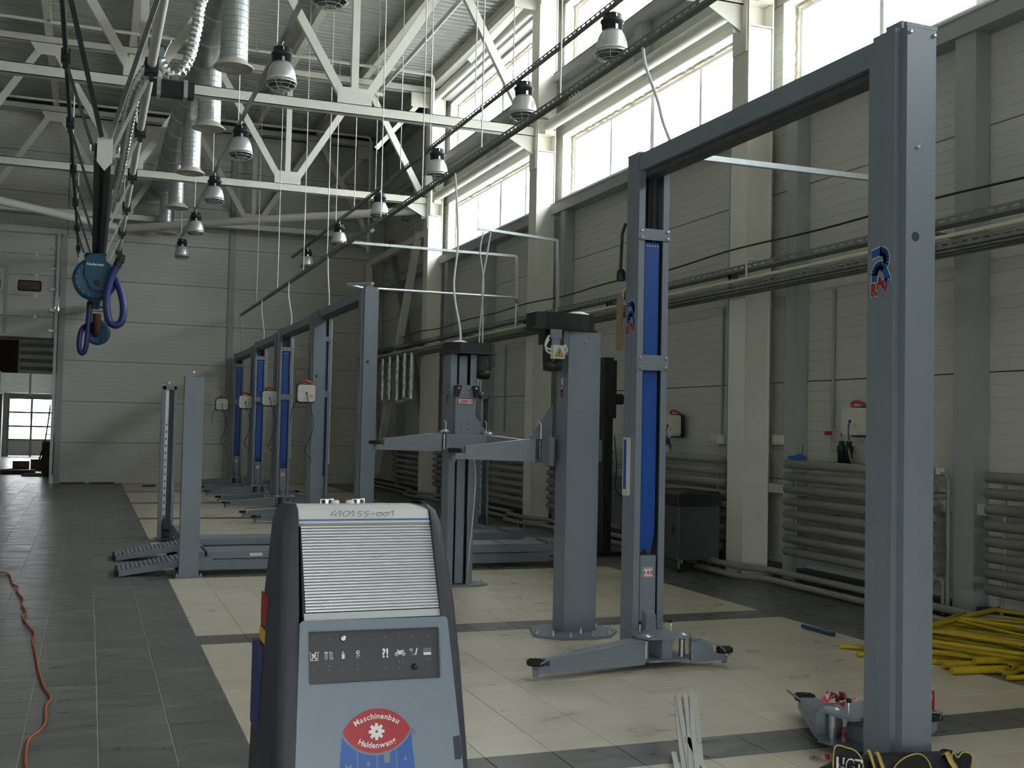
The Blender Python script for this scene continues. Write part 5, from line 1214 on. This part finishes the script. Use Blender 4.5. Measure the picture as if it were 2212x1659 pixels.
# printed pictograms
q = MB(o); D_ = -.0086
def seg(u0, v0, u1, v1, w_=.0014, mi=0):
    a = Vector((u0, v0)); b = Vector((u1, v1)); d = (b-a).normalized(); n_ = Vector((-d.y, d.x))*w_/2
    q.add([PP(*(a-n_), D_), PP(*(b-n_), D_), PP(*(b+n_), D_), PP(*(a+n_), D_)], [(0, 1, 2, 3)], mi=mi)
def tri(a, b, c, mi=0): q.add([PP(*a, D_), PP(*b, D_), PP(*c, D_)], [(0, 1, 2)], mi=mi)
def disc(u, v, r, mi=0, d=0): q.add([PP(u+r*math.cos(2*PI*i/12), v+r*math.sin(2*PI*i/12), D_+d) for i in range(12)], [tuple(range(12))], mi=mi)
def ring(u, v, r, w_, mi=0):
    q.add([PP(u+k*math.cos(2*PI*i/14), v+k*math.sin(2*PI*i/14), D_) for k in (r-w_, r) for i in range(14)], [(i, 14+i, 14+(i+1) % 14, (i+1) % 14) for i in range(14)], mi=mi)
vi = -.084
# engine and frame, arrows, bottle, tools
u = .0352; seg(u-.012, vi+.009, u-.009, vi+.009); seg(u-.009, vi+.009, u-.009, vi-.010); seg(u-.009, vi-.010, u+.009, vi-.010); seg(u+.009, vi-.010, u+.009, vi+.009); seg(u+.009, vi+.009, u+.012, vi+.009)
seg(u-.006, vi-.008, u+.005, vi+.010, .003); seg(u+.006, vi-.008, u-.005, vi+.006, .003); seg(u-.005, vi+.001, u+.005, vi+.001, .003)
u = .0713
for du, up in ((-.009, 1), (-.0045, 1), (.003, 1), (.008, -1)):
    seg(u+du, vi-.009, u+du, vi+.009, .0013); e = vi+.009*up; tri((u+du-.0022, e-.003*up), (u+du+.0022, e-.003*up), (u+du, e+.0016*up)) if up > 0 else tri((u+du+.0022, e+.003), (u+du-.0022, e+.003), (u+du, e-.0016))
u = .1066; pfill(q, u-.0035, u+.0035, vi-.009, vi+.003, D_); tri((u-.0025, vi+.0045), (u+.0025, vi+.0045), (u, vi+.009)); pfill(q, u-.001, u+.0015, vi+.0, vi+.0012, D_+.0004, 1)
u = .1434; ring(u, vi+.005, .0045, .0018); seg(u-.004, vi+.001, u-.001, vi+.005, .002); ring(u+.001, vi-.005, .0042, .0015); pfill(q, u+.001, u+.006, vi-.010, vi-.006, D_+.0004, 1)
g = glyph('?!', .03); sc = .030; c0 = .2121-(g[2]+g[3])/2*sc; q.geo(g, PP(c0, vi-.010, D_), U_, V_, sc)
u = .2499; ring(u-.009, vi-.004, .0048, .0012); ring(u+.009, vi-.004, .0048, .0012); disc(u-.009, vi-.004, .0016); disc(u+.009, vi-.004, .0016)
seg(u-.009, vi-.003, u-.004, vi+.005, .002); seg(u-.006, vi+.002, u+.010, vi+.004, .0036); pfill(q, u-.004, u+.003, vi-.005, vi+.001, D_); seg(u+.002, vi+.0, u+.009, vi-.003, .002); seg(u-.008, vi+.007, u-.003, vi+.006, .0012)
u = .2857; tri((u-.013, vi+.008), (u-.006, vi-.001), (u-.002, vi+.008), 2); seg(u-.003, vi-.008, u-.003, vi-.001, .001, 2); seg(u-.001, vi-.008, u+.002, vi-.006, .002, 2); seg(u+.004, vi-.008, u+.009, vi+.009, .0032)
u = .3206; pfill(q, u-.010, u+.010, vi-.009, vi-.002, D_)
for k in range(10): seg(u-.0095+k*.0021, vi-.0005, u-.0092+k*.0021, vi+.008, .0008, 2)
for a, b in [(.0356, -.042), (.0718, -.0434), (.143, -.044), (.2132, -.0456), (.2499, -.0459), (.2858, -.0461), (.3221, -.0464), (.0349, -.1161), (.0708, -.1189), (.106, -.1195), (.1415, -.1202), (.2111, -.1202), (.2476, -.1209), (.3192, -.121)]:
    seg(a-.0024, b, a+.0024, b, .0004, 2); seg(a, b-.0024, a, b+.0024, .0004, 2)
for a, b in ((.0715, -.108), (.079, -.1105), (.2480, -.1045), (.2480, -.1075), (.2575, -.1075), (.2560, -.110), (.3195, -.1015), (.3195, -.1045), (.3290, -.1045), (.3275, -.107), (.284, -.108), (.291, -.1105)): disc(a, b, .0009, 2)
q.build('pictograms', ['decalwhite', 'panelblack', 'trimgrey'], cp)
q = MB(o); q.lathe([(.0075, 0), (.0075, .003), (.006, .0045), (.0025, .0045), (.002, .0035), (0, .0035)], PP(.1073, -.0437, -.009), N_, 18); q.build('key_lock', 'zinc', cp)
q = MB(o); q.lathe([(.0085, 0), (.0085, .002), (.006, .002)], PP(.1073, -.0437, -.0092), N_, 18); q.build('lock_collar', 'black', cp)
q = MB(o); q.lathe([(.0075, 0), (.0075, .006), (.006, .010), (0, .010)], PP(.2856, -.1205, -.009), N_, 16); q.bar(PP(.2816, -.1205, .002), PP(.2896, -.1205, .002), .003, .003); q.build('rotary_knob', 'black', cp)
# emblem: lens-shaped field, gear, curved words, block letters below
q = MB(o); cu, cv = .1840, -.2660; hw, hh = .0843, .0515; D_ = .0006
def lens(s_, d, mi, sh=0):
    R_ = (hw*hw+hh*hh)/(2*hh); a0 = math.asin(hw/R_); pts = []
    for i in range(25): a = -a0+2*a0*i/24; pts.append((R_*math.sin(a)*s_, (R_*math.cos(a)-(R_-hh))*s_))
    for i in range(1, 24): a = a0-2*a0*i/24; pts.append((R_*math.sin(a)*s_, -(R_*math.cos(a)-(R_-hh))*s_))
    q.add([PP(cu+a, cv+b, d) for a, b in pts], [tuple(range(len(pts)))[::-1]], mi=mi)
lens(1.0, .0012, 0)
gr = []
for k in range(8):
    for da, r in ((-.30, .0135), (-.17, .0198), (.17, .0198), (.30, .0135)): a = PI/2+k*PI/4+da; gr.append((cu-.001+r*math.cos(a), cv-.002+r*math.sin(a)))
q.add([PP(a, b, .0018) for a, b in gr], [tuple(range(len(gr)))], mi=1)
q.add([PP(cu-.001+.0033*math.cos(2*PI*i/12), cv-.002+.0033*math.sin(2*PI*i/12), .0022) for i in range(12)], [tuple(range(12))], mi=0)
def curve_text(txt, R_, c_v, size, sgn, trk=1.03):
    gl = [glyph(c, .02) for c in txt]; ws = [(x[3]-x[2]+.075)*size*trk for x in gl]; tot = sum(ws); pos = -tot/2
    for g_, w_ in zip(gl, ws):
        s_ = pos+w_/2; a = s_/R_; pos += w_; cxg = (g_[2]+g_[3])/2
        if sgn > 0: e1 = Vector((math.cos(a), -math.sin(a))); e2 = Vector((math.sin(a), math.cos(a))); base = Vector((0, c_v))+e2*R_
        else: e1 = Vector((math.cos(a), math.sin(a))); e2 = Vector((-math.sin(a), math.cos(a))); base = Vector((0, c_v))-e2*R_
        q.add([PP(cu+(base+e1*((x-cxg)*size)+e2*(y*size)).x, cv+(base+e1*((x-cxg)*size)+e2*(y*size)).y, .0018) for x, y in g_[0]], g_[1], mi=1)
curve_text('Maschinenbau', .0945, -.0665, .0185, 1); curve_text('Haldenwang', .0985, .0585, .0185, -1)
em = q.build('emblem', ['decalred', 'decalwhite'], fp)
q = MB(o); D_ = .0008
R_ = (hw*hw+hh*hh)/(2*hh)*1.06
def low(u): return cv-(math.sqrt(max(R_*R_-(u-cu)**2, 0))-((hw*hw+hh*hh)/(2*hh)-hh))+.000
def col(us, vb, n=6):
    """block from the curved top down to vb between slanted sides"""
    (a, b), (c, d) = us; top = [(a+(c-a)*i/n, low(a+(c-a)*i/n)) for i in range(n+1)]
    pts = [(b, vb)]+top+[(d, vb)]
    q.add([PP(u, v, .0008) for u, v in pts], [tuple(range(len(pts)))[::-1]])
vb = -.470
bl = [(.0985, .0795), (.1335, .1315), (.1365, .1355), (.1815, .1815), (.1845, .1850), (.2295, .2335), (.2320, .2360), (.2690, .2865)]
for i in range(0, 8, 2): col((bl[i], bl[i+1]), vb, 8)
q.build('block_letters', 'decalblue', fp)
q = MB(o); D_ = .0014      # panel-coloured cut-outs that shape the letters
def cut(pts): q.add([PP(u, v, .0014) for u, v in pts], [tuple(range(len(pts)))])
cut([(.1000, -.470), (.1055, -.338), (.1130, -.3455), (.1200, -.338), (.1215, -.470)][::1]); cut([(.1565, -.3455), (.1665, -.3455), (.1610, -.3300)]); cut([(.1545, -.470), (.1545, -.385), (.1685, -.385), (.1685, -.470)][::-1])
cut([(.2000, -.3415), (.2145, -.3415), (.2145, -.3145), (.2000, -.3145)]); cut([(.2000, -.470), (.2150, -.470), (.2150, -.385), (.2000, -.385)]); cut([(.2490, -.3395), (.2570, -.3395), (.2530, -.3255)]); cut([(.2480, -.470), (.2620, -.470), (.2620, -.385), (.2480, -.385)])
q.build('letter_gaps', 'console', fp)
q = MB(o); D_ = .0012; ring(.2745, -.2745, .0065, .0009); put_text(q, 'R', PP(.2745, -.2775, .0012), U_, V_, .0085, 0, .0002); q.build('registered_mark', 'decalblue', fp)
for x in (.48, .89):
    for y in (2.62, 3.08):
        q = MB(o); q.lathe([(.03, -.012), (.04, -.01), (.04, .01), (.03, .012)], (x, y, .042), (1, 0, 0), 14); q.box(x-.016, x+.016, y-.01, y+.01, .05, .11); q.build('castor', 'rubber', T)

# ------------------------------------------------------------------ cabinet, mast, floor clutter
C_ = thing('tool_cabinet', 'dark grey tool cabinet on castors standing by the register behind the blue curtain lift', 'cabinet', (6.9, 11.95, 0)); o = C_.location
x0, x1, y0, y1 = 6.56, 7.12, 11.55, 12.38
q = MB(o); q.box(x0, x1, y0, y1, .16, .80); q.build('body', 'cabinet', C_, bevel=.008)
q = MB(o); q.box(x0-.02, x1+.02, y0-.02, y1+.02, .80, .93); q.hexa([(x0-.02, y0-.02, .93), (x1+.02, y0-.02, .93), (x1+.02, y1+.02, .93), (x0-.02, y1+.02, .93)], [(x0+.10, y0+.02, .97), (x1, y0+.02, .97), (x1, y1-.02, .97), (x0+.10, y1-.02, .97)]); q.build('top_tray', 'black', C_, bevel=.006)
for k in (0, 1):
    q = MB(o); a = y0+.01+k*.41; q.box(x0-.012, x0, a, a+.40, .18, .78); d = q.build('door', 'cabinet', C_, bevel=.004)
    if k == 0: q = MB(o); q.box(x0-.022, x0-.012, a+.07, a+.11, .46, .58); q.build('handle', 'black', d)
for x in (x0+.07, x1-.07):
    for y in (y0+.07, y1-.07):
        q = MB(o); q.lathe([(.045, -.014), (.055, -.012), (.055, .012), (.045, .014)], (x, y, .056), (1, 0, 0), 14); q.build('castor_wheel', 'rubber', C_)
        q = MB(o); q.box(x-.025, x-.017, y-.02, y+.02, .05, .16); q.box(x+.017, x+.025, y-.02, y+.02, .05, .16); q.box(x-.025, x+.025, y-.025, y+.025, .13, .16); q.build('castor_fork', 'zinc', C_)
C_ = thing('headlight_mast', 'tall black mast with a stubby side arm behind the near screw lift column', 'mast', (6.52, 13.5, 0)); o = C_.location
q = MB(o); q.box(6.46, 6.60, 13.43, 13.57, .05, 2.66); q.build('column', 'black', C_, bevel=.006)
q = MB(o); q.box(6.44, 6.62, 13.38, 13.43, 1.84, 2.62); q.build('slide', 'black', C_); q = MB(o); q.box(6.1, 6.7, 13.3, 13.75, .0, .06); q.build('foot', 'black', C_)
q = MB(o); q.lathe([(.075, 0), (.075, .12), (.055, .13), (.055, .2)], (6.60, 13.42, 2.10), (1, 0, 0), 12); q.build('side_arm', 'black', C_)
q = MB(o); q.tube(smooth([(6.6, 13.38, 1.6), (6.63, 13.36, 1.2), (6.62, 13.36, .9), (6.75, 13.36, .75), (6.78, 13.36, .55), (6.7, 13.36, .35), (6.78, 13.36, .2)], 6), .008, 5); q.build('cable', 'black', C_)
def scaffold_frame(x, y, z, rz, ln, wd, nm, rungs=4, group='yellow scaffold frames'):
    t = thing('yellow_scaffold', nm, 'scaffold', (x, y, z), group, rz); r = .021
    for s in (-1, 1): q = MB(); q.tube([(-ln/2, s*wd/2, r), (ln/2, s*wd/2, r)], r, 10); q.build('upright', 'yellow', t)
    for k in range(rungs): q = MB(); a = -ln/2+.12+(ln-.24)*k/(rungs-1); q.tube([(a, -wd/2, r), (a, wd/2, r)], .017, 8); q.build('rung', 'yellow', t)
    for s in (-1, 1): q = MB(); q.tube([(s*ln*.28, -wd/2+.03, r), (s*ln*.05, wd/2-.03, r)], .012, 6); q.build('diagonal', 'yellow', t)
    for s in (-1, 1): q = MB(); q.lathe([(.013, 0), (.013, .005)], (-ln/2-.001, s*wd/2, r), (-1, 0, 0), 10); q.build('open_end', 'panelblack', t)
for k, (x, y, rz, ln, wd) in enumerate(((6.70, 6.95, .45, 1.9, 1.05), (6.80, 7.03, .47, 1.9, 1.05), (6.88, 6.90, .44, 1.9, 1.05), (6.76, 6.84, .50, 1.8, .98), (6.92, 6.78, .42, 1.7, .95))):
    scaffold_frame(x, y, .002+k*.044, rz, ln, wd, '%s yellow scaffold frame of the pile lying right of the tall front post' % ['lowest', 'second lowest', 'middle', 'second highest', 'topmost'][k], 3+k % 2)
for k, (p, q_) in enumerate((((5.60, 7.28, .02), (6.35, 6.72, .02)), ((5.53, 6.98, .02), (6.3, 6.62, .02)), ((5.50, 6.80, .02), (6.25, 6.45, .02)), ((5.60, 6.92, .06), (6.3, 6.58, .06)))):
    s = MB(p); s.tube([p, q_], .02, 8); tag(s.build('scaffold_tube', 'yellow'), '%s loose yellow tube poking out left of the tall front post' % ['farthest', 'second', 'nearest', 'topmost'][k], 'tube', 'loose yellow tubes')
s = MB((5.85, 7.95, .02)); s.tube([(5.86, 8.13, .02), (5.88, 7.72, .02)], .018, 8); tag(s.build('blue_tube', 'airhose'), 'blue tube lying at the end of the yellow tubes', 'tube')
s = MB((6.45, 5.98, .02)); s.tube([(6.05, 6.02, .02), (7.1, 5.84, .02)], .018, 8); tag(s.build('scaffold_tube', 'yellow'), 'single yellow tube lying in front of the frame pile', 'tube', 'loose yellow tubes')
for k, (x, y, a) in enumerate(((6.35, 6.35, .5), (6.3, 6.2, .42), (6.55, 6.25, .5))):
    s = MB((x, y, .03)); d = Vector((math.cos(a), -math.sin(a)*.35, 0))*.55; s.tube([Vector((x, y, .03+.042*(k == 2)))-d, Vector((x, y, .03+.042*(k == 2)))+d], .028, 10); tag(s.build('scaffold_tube', 'yellow'), ['thick yellow tube end nearest the front of the pile', 'thick yellow tube lying beside the pile front', 'thick yellow tube resting on two others by the pile'][k], 'tube', 'loose yellow tubes')
# bottle
B_ = thing('drink_bottle', 'red drink bottle with a flame label standing right of the tall front post', 'bottle', (4.72, 5.30, 0)); o = B_.location
bx, by = 4.72, 5.30
q = MB(o); q.lathe([(.030, 0), (.034, .006), (.034, .07), (.033, .085)], (bx, by, 0), n=18); q.build('red_base', 'bottle', B_)
q = MB(o); q.lathe([(.033, .085), (.0335, .10), (.0335, .17), (.031, .19)], (bx, by, 0), n=18); q.build('label', 'decalred', B_)
q = MB(o); q.lathe([(.031, .19), (.024, .215), (.013, .235), (.013, .25)], (bx, by, 0), n=18); q.build('neck', 'bottlew', B_)
q = MB(o); q.lathe([(.015, .25), (.015, .27)], (bx, by, 0), n=12); q.build('cap', 'signyellow', B_)
for r, cm, sz in ((.0345, 'decalwhite', 1.15), (.0350, 'signyellow', .95), (.0355, 'decalred', .45)):
    q = MB(o); v = []
    for a, z in ((-.5, .125), (0, .095), (.55, .14), (.55, .165), (.1, .15), (-.4, .155)):
        a2 = a*sz-2.3; z2 = .135+(z-.135)*sz; v.append((bx+r*math.cos(a2), by+r*math.sin(a2), z2))
    q.add(v, [tuple(range(6))]); q.build('flame_mark', cm, B_)
# white plastic strips
for k, (x0_, y0_, x1_, y1_) in enumerate(((3.540, 6.22, 2.745, 4.72), (3.575, 6.27, 2.775, 4.72), (3.610, 6.24, 2.765, 4.70), (3.645, 6.22, 2.800, 4.70), (3.690, 6.25, 2.825, 4.70), (3.14, 5.40, 2.86, 4.72), (3.12, 5.36, 2.885, 4.74), (2.90, 5.12, 2.735, 4.78))):
    s = MB((x0_, y0_, 0)); z = .004+(k % 4)*.007; mx, my = (x0_+x1_)/2+.008*((k*7) % 3-1), (y0_+y1_)/2
    P_ = smooth([(x0_, y0_, z), (mx, my, z), (x1_, y1_, z)], 4)
    for i in range(len(P_)-1): s.bar(P_[i], P_[i+1]+(P_[i+1]-P_[i])*.02, .026, .005)
    tag(s.build('plastic_strip', 'offwhite'), ['leftmost', 'second', 'third', 'fourth', 'rightmost long', 'short outermost right', 'short inner right', 'short left'][k]+' white plastic strip of the bundle on the floor', 'strip', 'white plastic strips')
# orange cord
pts = [(-1.1, 13.35), (-.85, 13.21), (-.74, 12.96), (-.67, 12.28), (-.6, 12.0), (-.6, 11.75), (-.52, 11.24), (-.51, 10.91), (-.45, 10.45), (-.47, 10.26), (-.43, 9.94), (-.37, 9.6), (-.34, 9.4), (-.34, 9.06), (-.3, 8.62), (-.26, 8.07), (-.21, 7.58), (-.16, 7.26), (-.18, 7.04), (-.17, 6.72), (-.19, 6.53), (-.24, 6.34), (-.24, 6.07), (-.23, 5.88), (-.2, 5.6), (-.28, 5.2), (-.2, 4.8)]
P_ = smooth([(x, y, .009) for x, y in pts], 8); s = MB((-.3, 9, .009)); s.tube(P_, [.0075 if i % 2 else .0062 for i in range(len(P_))], 8); tag(s.build('extension_cord', 'cord'), 'orange extension cord snaking over the dark tiles at the left', 'cord')
# tool bag
G_ = thing('tool_bag', 'black tool bag with mustard straps at the foot of the tall front post', 'bag', (3.72, 4.25, 0)); o = G_.location
def lump(nm, x, y, z, rx, ry, rz_, m, rot=0, par=G_):
    q = MB(o); n, k_ = 18, 10; v = []; f = []
    for i in range(k_+1):
        ph = -PI/2+PI*i/k_
        for j in range(n):
            th = 2*PI*j/n; c = math.cos(ph); e = .7
            sx = math.copysign(abs(math.cos(th)*c)**e, math.cos(th)); sy = math.copysign(abs(math.sin(th)*c)**e, math.sin(th)); sz = math.copysign(abs(math.sin(ph))**e, math.sin(ph))
            wob = 1+.05*math.sin(3*th+2*ph)
            X_, Y_ = sx*rx*wob, sy*ry*wob; v.append((x+X_*math.cos(rot)-Y_*math.sin(rot), y+X_*math.sin(rot)+Y_*math.cos(rot), max(z+sz*rz_*wob, .002)))
    for i in range(k_):
        for j in range(n): f.append((i*n+j, i*n+(j+1) % n, (i+1)*n+(j+1) % n, (i+1)*n+j))
    q.add(v, f, True); return q.build(nm, m, par)
lump('main_pouch', 3.66, 4.35, .078, .42, .07, .088, 'bag', -.05)
def flap(pts2, y, nm):      # upright rounded flap with a piping edge; pts2 in (x,z)
    P2 = smooth([(a, y, b) for a, b in pts2], 5); q = MB(o); th = .014; n = len(P2)
    q.add([p for p in P2]+[p+Vector((.004, th, 0)) for p in P2], [tuple(range(n))[::-1], tuple(range(n, 2*n))]+[(i, i+1, n+i+1, n+i) for i in range(n-1)]); fo = q.build(nm, 'bag', G_)
    q = MB(o); q.tube([p+Vector((0, -.002, 0)) for p in P2], .0035, 6); q.build('piping', 'strap', fo); return fo
fa = flap([(3.27, .005), (3.265, .15), (3.275, .252), (3.345, .240), (3.39, .222), (3.425, .18), (3.44, .10), (3.44, .005)], 4.285, 'left_flap')
fb = flap([(3.56, .005), (3.585, .115), (3.645, .168), (3.727, .186), (3.78, .165), (3.815, .11), (3.83, .005)], 4.265, 'front_flap')
fc = flap([(3.955, .005), (3.965, .155), (3.985, .152), (4.00, .138), (4.03, .160), (4.075, .150), (4.09, .115), (4.06, .005)], 4.29, 'right_flap')
lump('roll', 3.975, 4.33, .09, .035, .05, .075, 'bag', 0)
for x, w_, zt in ((3.475, .030, .215), (3.525, .034, .20), (3.94, .048, .165)):
    q = MB(o); P_ = smooth([(x, 4.262, .02), (x+.012, 4.25, .09), (x-.012, 4.258, zt-.03), (x-.008, 4.29, zt), (x, 4.33, zt-.03)], 5)
    q.add([p+Vector((s*w_/2, .012*s, 0)) for s in (-1, 1) for p in P_], [(i, i+1, len(P_)+i+1, len(P_)+i) for i in range(len(P_)-1)], True); ob = q.build('strap', 'strap', G_); sd = ob.modifiers.new('th', 'SOLIDIFY'); sd.thickness = .003
q = MB(o)      # outlined letters on the left flap
g = glyph('HGT', .03); sc = .066
for mi, s_, d in ((0, 1.12, .004), (1, .92, .005)):
    cxg = (g[2]+g[3])/2; q.add([(3.355+(x-cxg)*sc*s_, 4.283-d, .155+(y-.35)*sc*s_*1.4-(x-cxg)*.014) for x, y in g[0]], g[1], mi=mi)
q.build('lettering', ['decalwhite', 'bag'], fa)
# barrier tape
def ribbon(pts, w_, nm, up=(0, 0, 1)):
    P_ = smooth(pts, 5); q = MB(o2); rng = random.Random(len(pts))
    for i in range(len(P_)-1):
        d = (P_[i+1]-P_[i]).normalized(); tw = i*.35; sd = d.orthogonal().normalized(); sd = (Matrix.Rotation(tw, 3, d) @ sd)*w_/2
        d2 = sd if i == 0 else last
        q.add([P_[i]-d2, P_[i]+d2, P_[i+1]+sd, P_[i+1]-sd], [(0, 1, 2, 3)], True, (i//2) % 2); last = sd
    return q.build(nm, ['tape_r', 'tape_w'], TP)
TP = thing('barrier_tape', 'crumpled red and white barrier tape draped over the left lift arm of the front post', 'tape', (3.9, 5.05, 0)); o2 = TP.location
ribbon([(3.80, 5.0, .27), (3.86, 5.1, .26), (3.93, 5.15, .24), (3.99, 5.12, .235), (4.02, 5.05, .22)], .05, 'draped_run')
ribbon([(3.76, 5.02, .25), (3.84, 5.06, .27), (3.9, 5.1, .255), (3.97, 5.18, .225)], .04, 'draped_run')
ribbon([(3.93, 5.13, .23), (3.90, 5.05, .20), (3.87, 4.99, .12), (3.84, 4.95, .05), (3.80, 4.92, .01)], .028, 'hanging_end')
ribbon([(3.97, 5.10, .22), (3.93, 5.0, .18), (3.91, 4.96, .10), (3.88, 4.93, .03)], .024, 'hanging_end')
ribbon([(3.88, 5.02, .24), (3.85, 4.95, .19), (3.80, 4.9, .10), (3.77, 4.86, .03)], .03, 'hanging_end')
ribbon([(3.80, 4.92, .012), (3.72, 4.86, .012), (3.64, 4.84, .012), (3.57, 4.88, .012)], .03, 'floor_end')
ribbon([(3.77, 4.86, .02), (3.70, 4.78, .012), (3.64, 4.74, .012), (3.58, 4.73, .012)], .03, 'floor_end')
# beyond the gate: boards, ladder, duct
for k, (x, y, ln, a, h, m) in enumerate(((-2.05, 39.8, .5, .1, .22, 'wood'), (-1.55, 39.3, .3, .5, .3, 'wood'), (-1.25, 39.6, .35, -.3, .35, 'wood'), (-1.9, 35.9, .9, .05, .1, 'brown'), (-1.45, 34.6, .6, -.1, .07, 'wood'), (-2.3, 36.3, .55, .5, .08, 'wood'))):
    s = MB((x, y, 0)); c, s_ = math.cos(a)*ln/2, math.sin(a)*ln/2; s.bar((x-c, y-s_, h/2), (x+c, y+s_, h/2+.04*(k == 5)), .25, h)
    tag(s.build('board', m), ['short plank beyond the gate at the left of the litter', 'pale block of wood beyond the gate', 'tan block of wood beyond the gate next to the jamb', 'long dark board on the floor beyond the gate', 'narrow plank nearest the gate sill', 'tilted plank farthest left beyond the gate'][k], 'board', 'boards beyond the gate')
L2 = thing('ladder', 'dark ladder leaning beyond the gate beside its jamb', 'ladder', (-1.45, 41, 0)); o = L2.location
for dx in (0, .28):
    s = MB(o); s.tube(smooth([(-1.62+dx, 40.6, 0), (-1.42+dx, 41, .7), (-1.33+dx, 41.2, 1.4), (-1.27+dx, 41.4, 2.1)], 5), .028, 6); s.build('stile', 'black', L2)
for k in range(7):
    s = MB(o); z = .25+k*.28; f = z/2.1; x = -1.60+.34*f**.75; s.tube([(x, 40.6+.8*f, z), (x+.28, 40.6+.8*f, z)], .016, 6); s.build('rung', 'black', L2)
s = MB((-1.2, 36, 0)); s.box(-1.28, -.95, 35.6, 36.6, 0, .95); tag(s.build('crate', 'brown', None, .01), 'brown crate beyond the gate against the jamb', 'crate')
t = thing('square_duct', 'galvanised square duct crossing beyond the gate opening', 'duct', (-1.8, 33.5, 2.6)); o = t.location
for x0, x1 in ((-5.5, -3.8), (-3.75, -2.35), (-2.30, -1.58), (-1.53, .2)):
    s = MB(o); s.box(x0, x1, 33.2, 33.8, 2.34, 2.88); s.build('section', 'duct', t); s = MB(o); s.box(x1, x1+.05, 33.17, 33.83, 2.30, 2.92); s.build('flange', 'ductd', t)
for k, (x, y) in enumerate(((-.35, 30.35), (.35, 30.4), (1.45, 29.2))):
    s = MB((x, y, 0)); s.bar((x-.3+.15*(k == 2), y, .02), (x+.3-.15*(k == 2), y+.05, .025), .12, .04); tag(s.build('offcut', 'brown'), ['dark offcut at the foot of the end wall, left', 'dark offcut at the foot of the end wall, right', 'small dark scrap on the pale tiles by the end wall'][k], 'offcut', 'offcuts by the end wall')
